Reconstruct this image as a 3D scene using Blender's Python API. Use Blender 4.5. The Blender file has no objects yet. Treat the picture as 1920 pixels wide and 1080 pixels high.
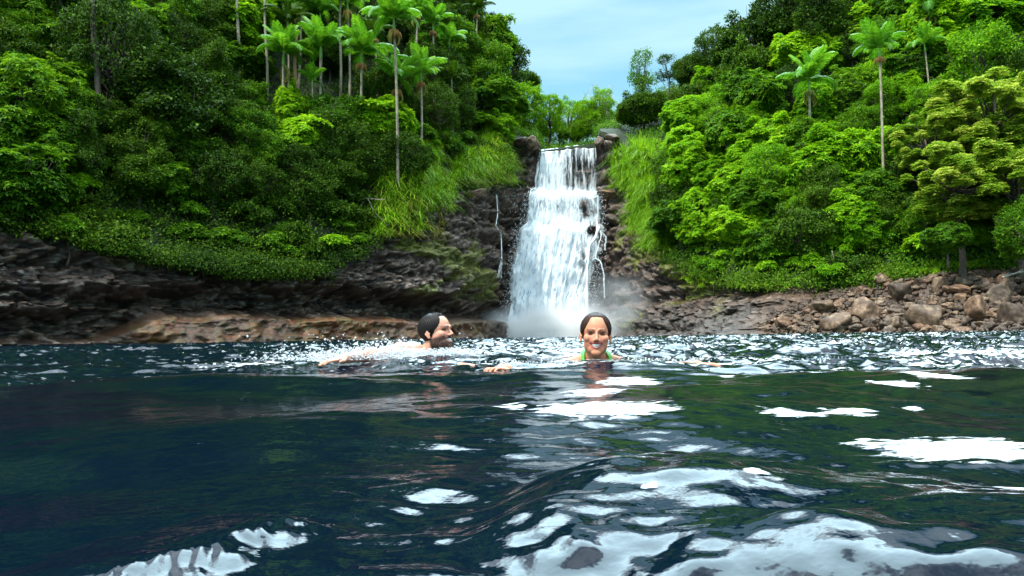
import bpy, math, random
import numpy as np
from mathutils import Matrix, Vector

# ------------------------------------------------------------------ camera, world, sun, exposure
scene = bpy.context.scene
col = scene.collection
CAMZ = 0.16
F = 1280.0
PITCH = math.radians(4.11)
ROLL = math.radians(0.85)
_f = np.array([0.0, math.cos(PITCH), math.sin(PITCH)])
_r0 = np.array([1.0, 0.0, 0.0])
_u0 = np.cross(_r0, _f)
_r = math.cos(ROLL) * _r0 - math.sin(ROLL) * _u0      # camera turned clockwise: water line drops to the left
_u = math.cos(ROLL) * _u0 + math.sin(ROLL) * _r0
CAM = np.array([0.0, 0.0, CAMZ])

cam_data = bpy.data.cameras.new('camera')
cam = bpy.data.objects.new('camera', cam_data)
col.objects.link(cam)
cam_data.sensor_width = 36.0
cam_data.lens = 36.0 * F / 1920.0
cam_data.clip_start = 0.02
cam_data.clip_end = 2000.0
cam.matrix_world = Matrix(((_r[0], _u[0], -_f[0], 0), (_r[1], _u[1], -_f[1], 0), (_r[2], _u[2], -_f[2], CAMZ), (0, 0, 0, 1)))
scene.camera = cam

SUN_EL, SUN_AZ = math.radians(58), math.radians(228)     # azimuth clockwise from +Y: behind the camera, to its left
world = bpy.data.worlds.new('World')
scene.world = world
world.use_nodes = True
nt = world.node_tree
N, L = nt.nodes, nt.links
for n in list(N): N.remove(n)
out = N.new('ShaderNodeOutputWorld')
bg = N.new('ShaderNodeBackground')
sky = N.new('ShaderNodeTexSky'); sky.sky_type = 'NISHITA'; sky.sun_disc = False
sky.sun_elevation = SUN_EL; sky.sun_rotation = SUN_AZ
sky.air_density = 1.0; sky.dust_density = 0.4; sky.ozone_density = 1.2
skym = N.new('ShaderNodeVectorMath'); skym.operation = 'MULTIPLY'; skym.inputs[1].default_value = (1.15, 2.0, 1.75)
L.new(sky.outputs[0], skym.inputs[0])
tc = N.new('ShaderNodeTexCoord')
sep = N.new('ShaderNodeSeparateXYZ'); L.new(tc.outputs['Generated'], sep.inputs[0])
mp = N.new('ShaderNodeMapping'); mp.inputs['Scale'].default_value = (1.3, 1.3, 9.0); mp.inputs['Rotation'].default_value = (0.10, 0.22, 0)
L.new(tc.outputs['Generated'], mp.inputs[0])
n1 = N.new('ShaderNodeTexNoise'); n1.inputs['Scale'].default_value = 1.7; n1.inputs['Detail'].default_value = 5; n1.inputs['Roughness'].default_value = 0.5
L.new(mp.outputs[0], n1.inputs['Vector'])
r1 = N.new('ShaderNodeMapRange'); r1.inputs['From Min'].default_value = 0.42; r1.inputs['From Max'].default_value = 0.66; r1.inputs['To Min'].default_value = 0.32; r1.inputs['To Max'].default_value = 0.92
L.new(n1.outputs['Fac'], r1.inputs['Value'])
# unseen bright cloud sheet overhead, boosted for soft light and water reflections
n2 = N.new('ShaderNodeTexNoise'); n2.inputs['Scale'].default_value = 2.6; n2.inputs['Detail'].default_value = 5
L.new(tc.outputs['Generated'], n2.inputs['Vector'])
r2 = N.new('ShaderNodeMapRange'); r2.interpolation_type = 'SMOOTHSTEP'; r2.inputs['From Min'].default_value = 0.47; r2.inputs['From Max'].default_value = 0.63
L.new(sep.outputs['Z'], r2.inputs['Value'])
r3 = N.new('ShaderNodeMapRange'); r3.inputs['From Min'].default_value = 0.38; r3.inputs['From Max'].default_value = 0.6; r3.inputs['To Min'].default_value = 0.3; r3.inputs['To Max'].default_value = 1.0
L.new(n2.outputs['Fac'], r3.inputs['Value'])
mu = N.new('ShaderNodeMath'); mu.operation = 'MULTIPLY'; L.new(r2.outputs[0], mu.inputs[0]); L.new(r3.outputs[0], mu.inputs[1])
m1 = N.new('ShaderNodeMixRGB'); m1.inputs['Color2'].default_value = (4.5, 7.1, 7.9, 1)
L.new(r1.outputs[0], m1.inputs['Fac']); L.new(skym.outputs[0], m1.inputs['Color1'])
m2 = N.new('ShaderNodeMixRGB'); m2.inputs['Color2'].default_value = (32.0, 37.0, 40.0, 1)
L.new(mu.outputs[0], m2.inputs['Fac']); L.new(m1.outputs[0], m2.inputs['Color1'])
# added bright cloud above the view, there to whiten reflections in the near water
nv = N.new('ShaderNodeVectorMath'); nv.operation = 'NORMALIZE'; L.new(tc.outputs['Generated'], nv.inputs[0])
dt = N.new('ShaderNodeVectorMath'); dt.operation = 'DOT_PRODUCT'; L.new(nv.outputs[0], dt.inputs[0])
_ca, _ce = math.radians(8), math.radians(55)
dt.inputs[1].default_value = (math.sin(_ca) * math.cos(_ce), math.cos(_ca) * math.cos(_ce), math.sin(_ce))
n3 = N.new('ShaderNodeTexNoise'); n3.inputs['Scale'].default_value = 4.0; n3.inputs['Detail'].default_value = 6
L.new(tc.outputs['Generated'], n3.inputs['Vector'])
sm = N.new('ShaderNodeMath'); sm.operation = 'MULTIPLY_ADD'; sm.inputs[1].default_value = 0.16; L.new(n3.outputs['Fac'], sm.inputs[0]); L.new(dt.outputs['Value'], sm.inputs[2])
r4 = N.new('ShaderNodeMapRange'); r4.interpolation_type = 'SMOOTHSTEP'; r4.inputs['From Min'].default_value = 1.005; r4.inputs['From Max'].default_value = 1.045; L.new(sm.outputs[0], r4.inputs['Value'])
m3 = N.new('ShaderNodeMixRGB'); m3.inputs['Color2'].default_value = (82.0, 116.0, 132.0, 1)
L.new(r4.outputs[0], m3.inputs['Fac']); L.new(m2.outputs[0], m3.inputs['Color1'])
L.new(m3.outputs[0], bg.inputs['Color'])
bg.inputs['Strength'].default_value = 0.1
L.new(bg.outputs[0], out.inputs['Surface'])

sun_data = bpy.data.lights.new('sun', 'SUN')
sun_data.energy = 4.0
sun_data.angle = math.radians(2.0)
sun_data.color = (1.0, 0.95, 0.86)
sun = bpy.data.objects.new('sun', sun_data); col.objects.link(sun)
sd = Vector((math.sin(SUN_AZ) * math.cos(SUN_EL), math.cos(SUN_AZ) * math.cos(SUN_EL), math.sin(SUN_EL)))
sun.rotation_euler = sd.to_track_quat('Z', 'Y').to_euler()

vs = scene.view_settings
vs.view_transform = 'Standard'; vs.look = 'None'; vs.exposure = 0.47; vs.gamma = 1.0
scene.cycles.max_bounces = 6
scene.cycles.diffuse_bounces = 3
scene.cycles.glossy_bounces = 3
scene.cycles.transmission_bounces = 3
scene.cycles.transparent_max_bounces = 12
scene.cycles.volume_bounces = 2
scene.cycles.sample_clamp_indirect = 4.0
scene.cycles.use_denoising = True

# ------------------------------------------------------------------ helpers
rng = np.random.default_rng(7)

def at(px, py, Y):
    """world point on the ray through photo pixel (px, py) at depth Y"""
    px = np.asarray(px, float); py = np.asarray(py, float); Y = np.asarray(Y, float)
    a = (px - 960) / F; b = -(py - 540) / F
    d = _f + a[..., None] * _r + b[..., None] * _u
    return CAM + d * (Y / d[..., 1])[..., None]

def horizon(px): return 632.0 - (px - 960) * math.tan(ROLL)
def atz(px, Y, z):
    Y = np.asarray(Y, float)
    return at(px, horizon(np.asarray(px, float)) - (z - CAMZ) / Y * F, Y)

def _h(ix, iy, iz, seed):
    n = (ix.astype(np.int64) * 374761393 + iy.astype(np.int64) * 668265263 + iz.astype(np.int64) * 2147483647 + seed * 974634777) & 0xFFFFFFFF
    n = ((n ^ (n >> 13)) * 1274126177) & 0xFFFFFFFF
    n = ((n ^ (n >> 16)) * 2246822519) & 0xFFFFFFFF
    n = n ^ (n >> 15)
    return (n & 0xFFFFFF) / float(0xFFFFFF)

def vnoise(x, y, z=0.0, seed=0):
    x, y, z = np.broadcast_arrays(np.asarray(x, float), np.asarray(y, float), np.asarray(z, float))
    x0, y0, z0 = np.floor(x), np.floor(y), np.floor(z)
    fx, fy, fz = x - x0, y - y0, z - z0
    fx = fx * fx * (3 - 2 * fx); fy = fy * fy * (3 - 2 * fy); fz = fz * fz * (3 - 2 * fz)
    r = 0
    for i in (0, 1):
        wx = fx if i else 1 - fx
        for j in (0, 1):
            wy = fy if j else 1 - fy
            for k in (0, 1):
                wz = fz if k else 1 - fz
                r = r + wx * wy * wz * _h(x0 + i, y0 + j, z0 + k, seed)
    return r * 2 - 1

def fbm(x, y, z=0.0, seed=0, oct=4, gain=0.5):
    r = 0; a = 1.0; t = 0
    for o in range(oct):
        r = r + a * vnoise(np.asarray(x) * 2 ** o, np.asarray(y) * 2 ** o, np.asarray(z) * 2 ** o, seed + o * 17)
        t += a; a *= gain
    return r / t

def worley(x, y, seed=0):
    """F1, F2, and a random number of the nearest cell"""
    x0, y0 = np.floor(x), np.floor(y)
    f1 = np.full(x.shape, 9.0); f2 = np.full(x.shape, 9.0); cid = np.zeros(x.shape)
    z = np.zeros(x.shape)
    for i in (-1, 0, 1):
        for j in (-1, 0, 1):
            cx, cy = x0 + i, y0 + j
            jx = cx + 0.1 + 0.8 * _h(cx, cy, z, seed); jy = cy + 0.1 + 0.8 * _h(cx, cy, z, seed + 5)
            d = np.maximum(np.abs(x - jx), np.abs(y - jy)) * 0.85 + np.hypot(x - jx, y - jy) * 0.15
            c = _h(cx, cy, z, seed + 9)
            new = d < f1
            f2 = np.where(new, f1, np.minimum(f2, d)); cid = np.where(new, c, cid); f1 = np.where(new, d, f1)
    return f1, f2, cid

def sstep(a, b, x):
    t = np.clip((np.asarray(x, float) - a) / (b - a), 0, 1)
    return t * t * (3 - 2 * t)

def mesh_np(name, V, Fs, smooth=False):
    """V (n,3); Fs an (m,k) array or list of such arrays"""
    if not isinstance(Fs, (list, tuple)): Fs = [Fs]
    Fs = [np.asarray(f, dtype=np.int32) for f in Fs if len(f)]
    me = bpy.data.meshes.new(name)
    V = np.ascontiguousarray(V, dtype=np.float32)
    me.vertices.add(len(V)); me.vertices.foreach_set('co', V.ravel())
    nl = sum(f.size for f in Fs); nf = sum(len(f) for f in Fs)
    me.loops.add(nl); me.loops.foreach_set('vertex_index', np.concatenate([f.ravel() for f in Fs]))
    me.polygons.add(nf)
    starts = []; s = 0
    for f in Fs:
        starts.append(s + np.arange(len(f)) * f.shape[1]); s += f.size
    me.polygons.foreach_set('loop_start', np.concatenate(starts).astype(np.int32))
    if smooth: me.polygons.foreach_set('use_smooth', np.ones(nf, dtype=bool))
    me.update(calc_edges=True)
    return me

def fattr(me, name, a):
    at_ = me.attributes.new(name, 'FLOAT', 'POINT')
    at_.data.foreach_set('value', np.ascontiguousarray(a, dtype=np.float32))

def cattr(me, name, c):
    at_ = me.attributes.new(name, 'FLOAT_COLOR', 'POINT')
    c4 = np.ones((len(c), 4), np.float32); c4[:, :3] = c
    at_.data.foreach_set('color', c4.ravel())

def link(name, me, mat=None, parent=None, **tags):
    o = bpy.data.objects.new(name, me); col.objects.link(o)
    if mat is not None and not me.materials: me.materials.append(mat)
    elif mat is not None and me.materials[0] != mat:
        o.material_slots[0].link = 'OBJECT'; o.material_slots[0].material = mat
    if parent is not None: o.parent = parent
    for k, v in tags.items(): o[k] = v
    return o

def empty(name, loc, label, cat, group=None):
    o = bpy.data.objects.new(name, None); col.objects.link(o)
    o.empty_display_size = 0.2
    o.location = loc; o['label'] = label; o['category'] = cat
    if group: o['group'] = group
    return o

class Acc:
    """accumulates vertices, faces and a per-vertex tint"""
    def __init__(s): s.V = []; s.F = {}; s.T = []; s.n = 0
    def add(s, V, Fc, tint=0.5):
        V = np.asarray(V, float); Fc = np.asarray(Fc)
        s.V.append(V); s.F.setdefault(Fc.shape[1], []).append(Fc + s.n)
        s.T.append(np.broadcast_to(np.asarray(tint, float), (len(V),)))
        s.n += len(V)
    def mesh(s, name, smooth=False):
        me = mesh_np(name, np.concatenate(s.V), [np.concatenate(f) for f in s.F.values()], smooth)
        fattr(me, 'tint', np.concatenate(s.T))
        return me

def unit(v): return v / np.maximum(np.linalg.norm(v, axis=-1, keepdims=True), 1e-9)

def leaves(acc, P, D, Nn, Ln, Wd, tint, droop=0.15, fold=0.18):
    """folded two-triangle leaves: P base, D axis, Nn face normal"""
    n = len(P); D = unit(D); S = unit(np.cross(D, Nn)); Nn = np.cross(S, D)
    Ln = np.broadcast_to(Ln, (n,))[:, None]; Wd = np.broadcast_to(Wd, (n,))[:, None]
    mid = P + D * Ln * 0.45
    V = np.stack([P, mid + S * Wd * 0.5 + Nn * Wd * fold, P + D * Ln - Nn * Ln * droop, mid - S * Wd * 0.5 + Nn * Wd * fold], 1).reshape(-1, 3)
    b = np.arange(n)[:, None] * 4
    acc.add(V, np.concatenate([b + [0, 1, 2], b + [0, 2, 3]]), np.repeat(np.broadcast_to(tint, (n,)), 4))

def tube(acc, pts, rad, k=7, tint=0.5, wob=0.0):
    pts = np.asarray(pts, float); rad = np.broadcast_to(rad, (len(pts),))
    T = unit(np.gradient(pts, axis=0)); ref = np.array([0.0, 0, 1]) if abs(T[0, 2]) < 0.8 else np.array([1.0, 0, 0])
    A = unit(np.cross(T, ref)); B = np.cross(T, A)
    ang = np.arange(k) / k * 2 * math.pi
    R = rad[:, None] * (1 + wob * rng.uniform(-1, 1, (len(pts), k)))
    V = pts[:, None] + R[..., None] * (A[:, None] * np.cos(ang)[None, :, None] + B[:, None] * np.sin(ang)[None, :, None])
    m = len(pts); i, j = np.meshgrid(np.arange(m - 1), np.arange(k), indexing='ij')
    j2 = (j + 1) % k
    Fq = np.stack([i * k + j, i * k + j2, (i + 1) * k + j2, (i + 1) * k + j], -1).reshape(-1, 4)
    V = np.concatenate([V.reshape(-1, 3), pts[-1:] , pts[:1]]); e = m * k
    acc.add(V, Fq, tint)
    cap = np.array([[(m - 1) * k + a, (m - 1) * k + (a + 1) % k, e] for a in range(k)] + [[(a + 1) % k, a, e + 1] for a in range(k)])
    acc.F.setdefault(3, []).append(cap + acc.n - len(V))

def grid_faces(m, n):
    i, j = np.meshgrid(np.arange(m - 1), np.arange(n - 1), indexing='ij')
    return np.stack([i * n + j, (i + 1) * n + j, (i + 1) * n + j + 1, i * n + j + 1], -1).reshape(-1, 4)

# ------------------------------------------------------------------ materials
def new_mat(name):
    m = bpy.data.materials.new(name); m.use_nodes = True
    t = m.node_tree
    b = t.nodes['Principled BSDF']
    return m, t, b

def ramp(t, stops):
    r = t.nodes.new('ShaderNodeValToRGB')
    e = r.color_ramp.elements
    while len(e) < len(stops): e.new(0.5)
    for el, (p, c) in zip(e, stops): el.position = p; el.color = (*c, 1)
    return r

GREEN=1
def leaf_mat(name, dark, mid, lite, trans=0.3, rough=0.6, spec=0.12, objvar=0.25):
    m, t, b = new_mat(name)
    a = t.nodes.new('ShaderNodeAttribute'); a.attribute_name = 'tint'
    oi = t.nodes.new('ShaderNodeObjectInfo')
    ad = t.nodes.new('ShaderNodeMath'); ad.operation = 'MULTIPLY_ADD'; ad.inputs[1].default_value = objvar; t.links.new(oi.outputs['Random'], ad.inputs[0]); t.links.new(a.outputs['Fac'], ad.inputs[2])
    su = t.nodes.new('ShaderNodeMath'); su.operation = 'SUBTRACT'; su.inputs[1].default_value = objvar / 2; t.links.new(ad.outputs[0], su.inputs[0])
    r = ramp(t, [(0.0, dark), (0.5, mid), (1.0, lite)])
    t.links.new(su.outputs[0], r.inputs[0]); t.links.new(r.outputs[0], b.inputs['Base Color'])
    b.inputs['Roughness'].default_value = rough; b.inputs['Specular IOR Level'].default_value = spec
    tr = t.nodes.new('ShaderNodeBsdfTranslucent')
    hs = t.nodes.new('ShaderNodeHueSaturation'); hs.inputs['Value'].default_value = 1.5; hs.inputs['Hue'].default_value = 0.49
    t.links.new(r.outputs[0], hs.inputs['Color']); t.links.new(hs.outputs[0], tr.inputs[0])
    mx = t.nodes.new('ShaderNodeMixShader'); mx.inputs[0].default_value = trans
    t.links.new(b.outputs[0], mx.inputs[1]); t.links.new(tr.outputs[0], mx.inputs[2])
    t.links.new(mx.outputs[0], t.nodes['Material Output'].inputs['Surface'])
    return m

def bark_mat(name, c1, c2, scale=(6, 6, 1.5), rough=0.8):
    m, t, b = new_mat(name)
    tc = t.nodes.new('ShaderNodeTexCoord'); mp = t.nodes.new('ShaderNodeMapping'); mp.inputs['Scale'].default_value = scale
    n = t.nodes.new('ShaderNodeTexNoise'); n.inputs['Scale'].default_value = 2.0; n.inputs['Detail'].default_value = 5
    t.links.new(tc.outputs['Object'], mp.inputs[0]); t.links.new(mp.outputs[0], n.inputs['Vector'])
    r = ramp(t, [(0.3, c1), (0.7, c2)]); t.links.new(n.outputs['Fac'], r.inputs[0]); t.links.new(r.outputs[0], b.inputs['Base Color'])
    b.inputs['Roughness'].default_value = rough
    return m

def where(px, py):
    """plain words for where a thing stands among the things one can find"""
    cols = [(-60, 'just past the left edge'), (90, 'at the left edge'), (200, 'under the thick pale trunk'), (330, 'left of the orange-brown trunk'), (440, 'below the orange-brown trunk'), (520, 'left of the leftmost palm'),
            (590, 'near the two lower bright crowns'), (660, 'under the second and third palms'), (730, 'near the tallest palm'), (800, 'right of the tallest palm'), (880, 'near the left skyline'), (960, 'above the left rim of the waterfall'),
            (1160, 'by the waterfall lip'), (1230, 'just right of the waterfall'), (1310, 'above the right grass slope'), (1400, 'left of the right palm'), (1480, 'under the brightest right crown'), (1560, 'near the right palm'),
            (1640, 'between the two right palms'), (1720, 'near the taller right palm'), (1800, 'left of the tiered trees'), (1900, 'among the tiered trees'), (2060, 'at the right edge'), (9999, 'just past the right edge')]
    rows = [(-20, 'above the top edge'), (45, 'at the top edge'), (110, 'high on the slope'), (170, 'in the upper forest'), (230, 'halfway up the slope'), (300, 'in the lower forest'), (370, 'low on the slope'), (430, 'above the rocks'), (9999, 'right above the water')]
    return next(n for x, n in cols if px < x) + ', ' + next(n for y, n in rows if py < y)
M = {}
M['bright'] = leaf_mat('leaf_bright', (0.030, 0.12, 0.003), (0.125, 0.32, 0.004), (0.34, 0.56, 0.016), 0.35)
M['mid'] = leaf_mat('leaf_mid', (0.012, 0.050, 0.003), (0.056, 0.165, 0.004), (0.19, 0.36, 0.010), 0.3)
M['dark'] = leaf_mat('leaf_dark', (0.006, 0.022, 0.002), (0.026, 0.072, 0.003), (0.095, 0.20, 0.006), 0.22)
M['tier'] = leaf_mat('leaf_tiered', (0.03, 0.10, 0.004), (0.15, 0.29, 0.012), (0.55, 0.60, 0.10), 0.3)
M['olive'] = leaf_mat('leaf_olive', (0.015, 0.045, 0.003), (0.045, 0.11, 0.006), (0.12, 0.22, 0.010), 0.3)
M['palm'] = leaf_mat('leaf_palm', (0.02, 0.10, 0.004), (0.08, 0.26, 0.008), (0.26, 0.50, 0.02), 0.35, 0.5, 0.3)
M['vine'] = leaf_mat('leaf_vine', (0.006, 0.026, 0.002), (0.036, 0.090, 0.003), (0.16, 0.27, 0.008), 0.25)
M['grass'] = leaf_mat('grass_blade', (0.07, 0.18, 0.004), (0.21, 0.44, 0.008), (0.48, 0.56, 0.045), 0.4, 0.55, 0.3)
M['drygrass'] = leaf_mat('grass_dry', (0.10, 0.08, 0.02), (0.22, 0.22, 0.03), (0.36, 0.32, 0.08), 0.3, 0.6, 0.2)
M['bark'] = bark_mat('bark_dark', (0.03, 0.022, 0.015), (0.10, 0.08, 0.055))
M['barkpale'] = bark_mat('bark_pale', (0.30, 0.28, 0.23), (0.55, 0.52, 0.46))
M['barkpalm'] = bark_mat('bark_palm', (0.13, 0.11, 0.075), (0.34, 0.30, 0.21), (1, 1, 9))
M['barkorange'] = bark_mat('bark_orange', (0.22, 0.11, 0.05), (0.42, 0.24, 0.13))
M['shaft'] = bark_mat('palm_crownshaft', (0.08, 0.20, 0.02), (0.16, 0.32, 0.04), (1, 1, 2), 0.4)
M['flower'] = leaf_mat('palm_flower', (0.28, 0.16, 0.05), (0.50, 0.26, 0.08), (0.65, 0.42, 0.18), 0.2, 0.6, 0.2)
M['flowergreen'] = leaf_mat('palm_flower_green', (0.16, 0.20, 0.03), (0.28, 0.32, 0.06), (0.45, 0.45, 0.12), 0.2, 0.6, 0.2)

# ------------------------------------------------------------------ the bank: profile of every column of the valley
# px column: shoreline depth, cliff top (py, Y), then slope points (py, Y)
COLS = [
 (-900, 11, (400, 13), (200, 17), (0, 24), (-300, 34)),
 (-400, 19, (420, 21), (220, 26), (0, 34), (-300, 46)),
 (0,    28, (432, 30), (240, 35), (20, 43), (-220, 56)),
 (150,  32, (440, 34), (240, 39), (20, 48), (-220, 62)),
 (300,  37, (474, 39), (270, 45), (40, 54), (-200, 68)),
 (450,  42, (500, 44), (290, 50), (60, 60), (-190, 74)),
 (600,  48, (500, 50), (300, 55), (90, 66), (-170, 80)),
 (660,  51, (468, 53), (300, 57), (110, 68), (-150, 82)),
 (700,  53, (445, 55), (300, 58), (120, 70), (-130, 85)),
 (780,  57, (420, 60), (300, 62), (130, 74), (-90, 90)),
 (850,  62, (362, 65), (295, 67), (150, 78), (-20, 95)),
 (900,  67, (352, 70), (285, 71), (190, 82), (125, 98)),
 (945,  72, (350, 74), (275, 75), (215, 86), (175, 102)),
 (965,  75, (268, 78), (258, 80), (232, 92), (210, 105)),
 (1003, 76, (264, 78), (261, 81), (254, 98), (248, 120)),
 (1012, 76, (284, 78.6), (285, 84), (282, 104), (278, 130)),
 (1060, 76.4, (276, 78.6), (280, 84), (278, 110), (276, 140)),
 (1117, 76, (269, 78.4), (274, 84), (272, 104), (268, 135)),
 (1124, 76, (244, 78), (243, 82), (240, 98), (238, 125)),
 (1160, 73, (262, 77), (245, 80), (225, 94), (205, 110)),
 (1200, 67, (380, 73), (290, 75), (220, 88), (185, 102)),
 (1240, 63, (470, 67), (300, 72), (210, 85), (170, 98)),
 (1300, 59, (502, 62), (310, 68), (200, 80), (145, 95)),
 (1400, 52, (520, 56), (330, 62), (180, 76), (85, 92)),
 (1500, 46, (525, 51), (330, 57), (130, 70), (-60, 86)),
 (1640, 40, (520, 47), (320, 52), (90, 66), (-120, 80)),
 (1750, 36, (500, 44), (300, 49), (60, 62), (-150, 76)),
 (1850, 32, (495, 41), (290, 46), (40, 58), (-180, 72)),
 (1920, 30, (500, 39), (280, 44), (20, 55), (-200, 68)),
 (2300, 21, (480, 29), (260, 33), (0, 43), (-260, 56)),
 (2900, 12, (470, 17), (240, 21), (0, 30), (-300, 42)),
]
CU = np.array([c[0] for c in COLS], float)
DY = np.interp(CU, [-900, -400, 0, 150, 300, 450, 600, 700, 780, 1400, 1500, 1640, 1750, 1850, 1920, 2300, 2900], [12, 11, 10, 9, 7, 5, 3, 2, 0, 0, 2, 4, 5, 7, 8, 12, 14])
CB = np.array([c[1] for c in COLS], float) + DY
CP = np.array([[p[0] for p in c[2:]] for c in COLS], float)
CY = np.array([[p[1] for p in c[2:]] for c in COLS], float) + DY[:, None]

def shoreY(u): return np.interp(u, CU, CB)
def prof(u):
    return np.array([np.interp(u, CU, CP[:, k]) for k in range(4)]), np.array([np.interp(u, CU, CY[:, k]) for k in range(4)])
def basepy(u): return horizon(u) + CAMZ / shoreY(u) * F

def surf(px, py):
    """point on the bank seen at photo pixel (px, py)"""
    p, y = prof(px)
    ps = np.concatenate([[float(basepy(px))], p]); ys = np.concatenate([[float(shoreY(px))], y])
    Y = float(np.interp(-py, -ps, ys))
    if py < ps[-1]: Y = ys[-1] + (ps[-1] - py) * 0.12
    return at(px, py, Y)

# --- cliff -------------------------------------------------------------------
us = [-900.0]
while us[-1] < 2900:
    u0 = us[-1]
    p0, p1 = atz(u0, shoreY(u0), 0), atz(u0 + 1, shoreY(u0 + 1), 0)
    step = 0.13 if -60 < u0 < 1980 else 0.5
    us.append(u0 + min(6.0, step / max(np.linalg.norm(p1 - p0), 1e-3)))
us = np.array(us)
NV = 130
Ub, Tb = np.meshgrid(us, np.linspace(0, 1, NV), indexing='ij')
sb = atz(us, shoreY(us), 0.0)
tp, ty = np.interp(us, CU, CP[:, 0]), np.interp(us, CU, CY[:, 0])
st = at(us, tp, ty)
arc = np.concatenate([[0], np.cumsum(np.linalg.norm(np.diff(sb[:, :2], axis=0), axis=1))])
tang = np.gradient(sb[:, :2], axis=0)
kk = np.ones(41) / 41
tang = np.stack([np.convolve(np.pad(tang[:, i], 20, mode='edge'), kk, 'valid') for i in (0, 1)], 1)
tang = unit(tang); nrm = np.stack([tang[:, 1], -tang[:, 0], np.zeros(len(us))], 1)   # towards the pool
zz = -1.2 + Tb * (st[:, 2][:, None] + 1.2)
tt = np.clip(zz / st[:, 2][:, None], 0, 1)
beach = sstep(1380, 1480, Ub)
tx = tt * (1 - beach) + (tt ** 0.85) * beach
P = sb[:, None, :] * (1 - tx[..., None]) + st[:, None, :] * tx[..., None]
P[..., 2] = zz
# reads of the photo: undercut cave over a rounded red shelf on the left
left = 1 - sstep(930, 985, Ub)
shelf_h = (0.25 + 1.9 * sstep(170, 330, Ub)) * (0.9 + 0.18 * vnoise(Ub / 90.0, 0, 0, 3)) * left
shelf = sstep(1.0, 0.72, zz / np.maximum(shelf_h, 0.05)) * sstep(150, 300, Ub) * left
cave = sstep(shelf_h * 0.8, shelf_h + 0.3, zz) * sstep(shelf_h + 3.0 + 1.2 * vnoise(Ub / 60.0, 5, 0, 8), shelf_h + 1.2, zz) * left
right = sstep(1130, 1180, Ub) * (1 - beach)
slopeR = right * sstep(3.0, 0.0, zz) * (1.2 + 1.6 * sstep(1220, 1400, Ub))
caveR = right * sstep(2.6, 3.6, zz) * sstep(6.0, 4.6, zz) * sstep(1180, 1260, Ub)
S = arc[:, None] + 0 * zz
w1 = 0.35 * fbm(S * 0.25, zz * 0.4, 0, 11, 3)
f1, f2, c1 = worley(S * 0.55 + w1, (zz + w1) * 1.15 + 0.12 * S * 0.1, 21)
g1, g2, c2 = worley(S * 1.6 + w1 * 2, (zz + w1) * 3.1, 31)
h1, h2, c3 = worley(S * 3.6 + w1 * 2, (zz + w1) * 6.5, 41)
strata = vnoise(S * 0.05, (zz + 0.6 * w1) * 1.35, 0, 51)
rock = (c1 - 0.5) * 0.9 + (c2 - 0.5) * 0.5 + (c3 - 0.5) * 0.16 + strata * 0.55
rock -= 0.22 * sstep(0.16, 0.0, f2 - f1) + 0.12 * sstep(0.16, 0, g2 - g1) + 0.05 * sstep(0.2, 0, h2 - h1)
soft = np.clip(shelf * 0.85 + slopeR / 6 + beach * 0.55, 0, 0.9)
smooth_rock = 0.65 * fbm(S * 0.45, zz * 0.9, 0, 61, 4) + 0.25 * fbm(S * 2.2, zz * 2.6, 0, 71, 3)
disp = rock * (1 - soft) + smooth_rock * soft * 1.4
disp += shelf * 1.1 - cave * 2.5 + slopeR - caveR * 1.3
fallzone = sstep(985, 1015, Ub) * sstep(1135, 1110, Ub)
disp = disp * (1 - 0.35 * fallzone) - 0.9 * sstep(925, 950, Ub) * sstep(1150, 1125, Ub)
P = P + nrm[:, None, :] * disp[..., None]
P[..., 2] -= 0.5 * fallzone * sstep(.9, 1, Tb)
P[..., 2] += (0.12 * strata + 0.05 * (c2 - .5)) * sstep(0.0, 0.4, zz)
me = mesh_np('cliff', P.reshape(-1, 3), grid_faces(len(us), NV))
# mineral colours of the rock itself
base = np.array([0.080, 0.046, 0.028]) + (c2[..., None] - 0.5) * np.array([0.05, 0.042, 0.038]) + (c3[..., None] - .5) * .02
pale = np.array([0.24, 0.21, 0.18]); pm = (c3 > 0.80) * (c2 > 0.35) * 0.75
base = base * (0.22 + 0.95 * c2[..., None] * (0.6 + .8 * c1[..., None])); base = base * (1 - pm[..., None]) + pale * pm[..., None]
purple = np.array([0.080, 0.050, 0.038]); pw = sstep(-0.1, 0.5, fbm(S * 0.12, zz * 0.2, 0, 81, 3))[..., None]
base = base * (1 - pw * 0.6) + purple * pw * 0.6 * (0.6 + 0.8 * c2[..., None])
ochre = np.stack([0.066 + 0.065 * c3, 0.031 + 0.026 * c2, 0.003 + 0.004 * c1], -1)
ochre = ochre * (0.55 + 0.6 * sstep(-0.4, 0.4, fbm(S * 0.5, zz, 0, 91, 4)))[..., None]
green = np.array([0.13, 0.11, 0.03]); gw = sstep(0.0, 0.5, fbm(S * 0.3, zz * 0.8, 3, 93, 3))[..., None]
ochre = ochre * (1 - gw * 0.6) + green * gw * 0.6
ow = (shelf * sstep(940, 860, Ub))[..., None]; ow = np.maximum(ow, (sstep(150, 260, Ub) * sstep(1.9, 1.0, zz) * left * sstep(940, 800, Ub) * 0.8)[..., None])
base = base * (1 - ow) + ochre * ow
grey = np.array([0.060, 0.052, 0.046]); gy = (sstep(860, 960, Ub) * sstep(3.2, 1.0, zz) * (1 - beach) * 0.7)[..., None]
base = base * (1 - gy) + grey * (0.5 + 0.8 * c2[..., None]) * gy
soil = np.array([0.075, 0.045, 0.028]); bw = beach[..., None] * 0.75
base = base * (1 - bw) + soil * (0.6 + 0.9 * c3[..., None]) * bw
base = base * (0.72 + .28 * beach)[..., None]
cattr(me, 'Col', np.clip(base.reshape(-1, 3), 0.004, 1))
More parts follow.
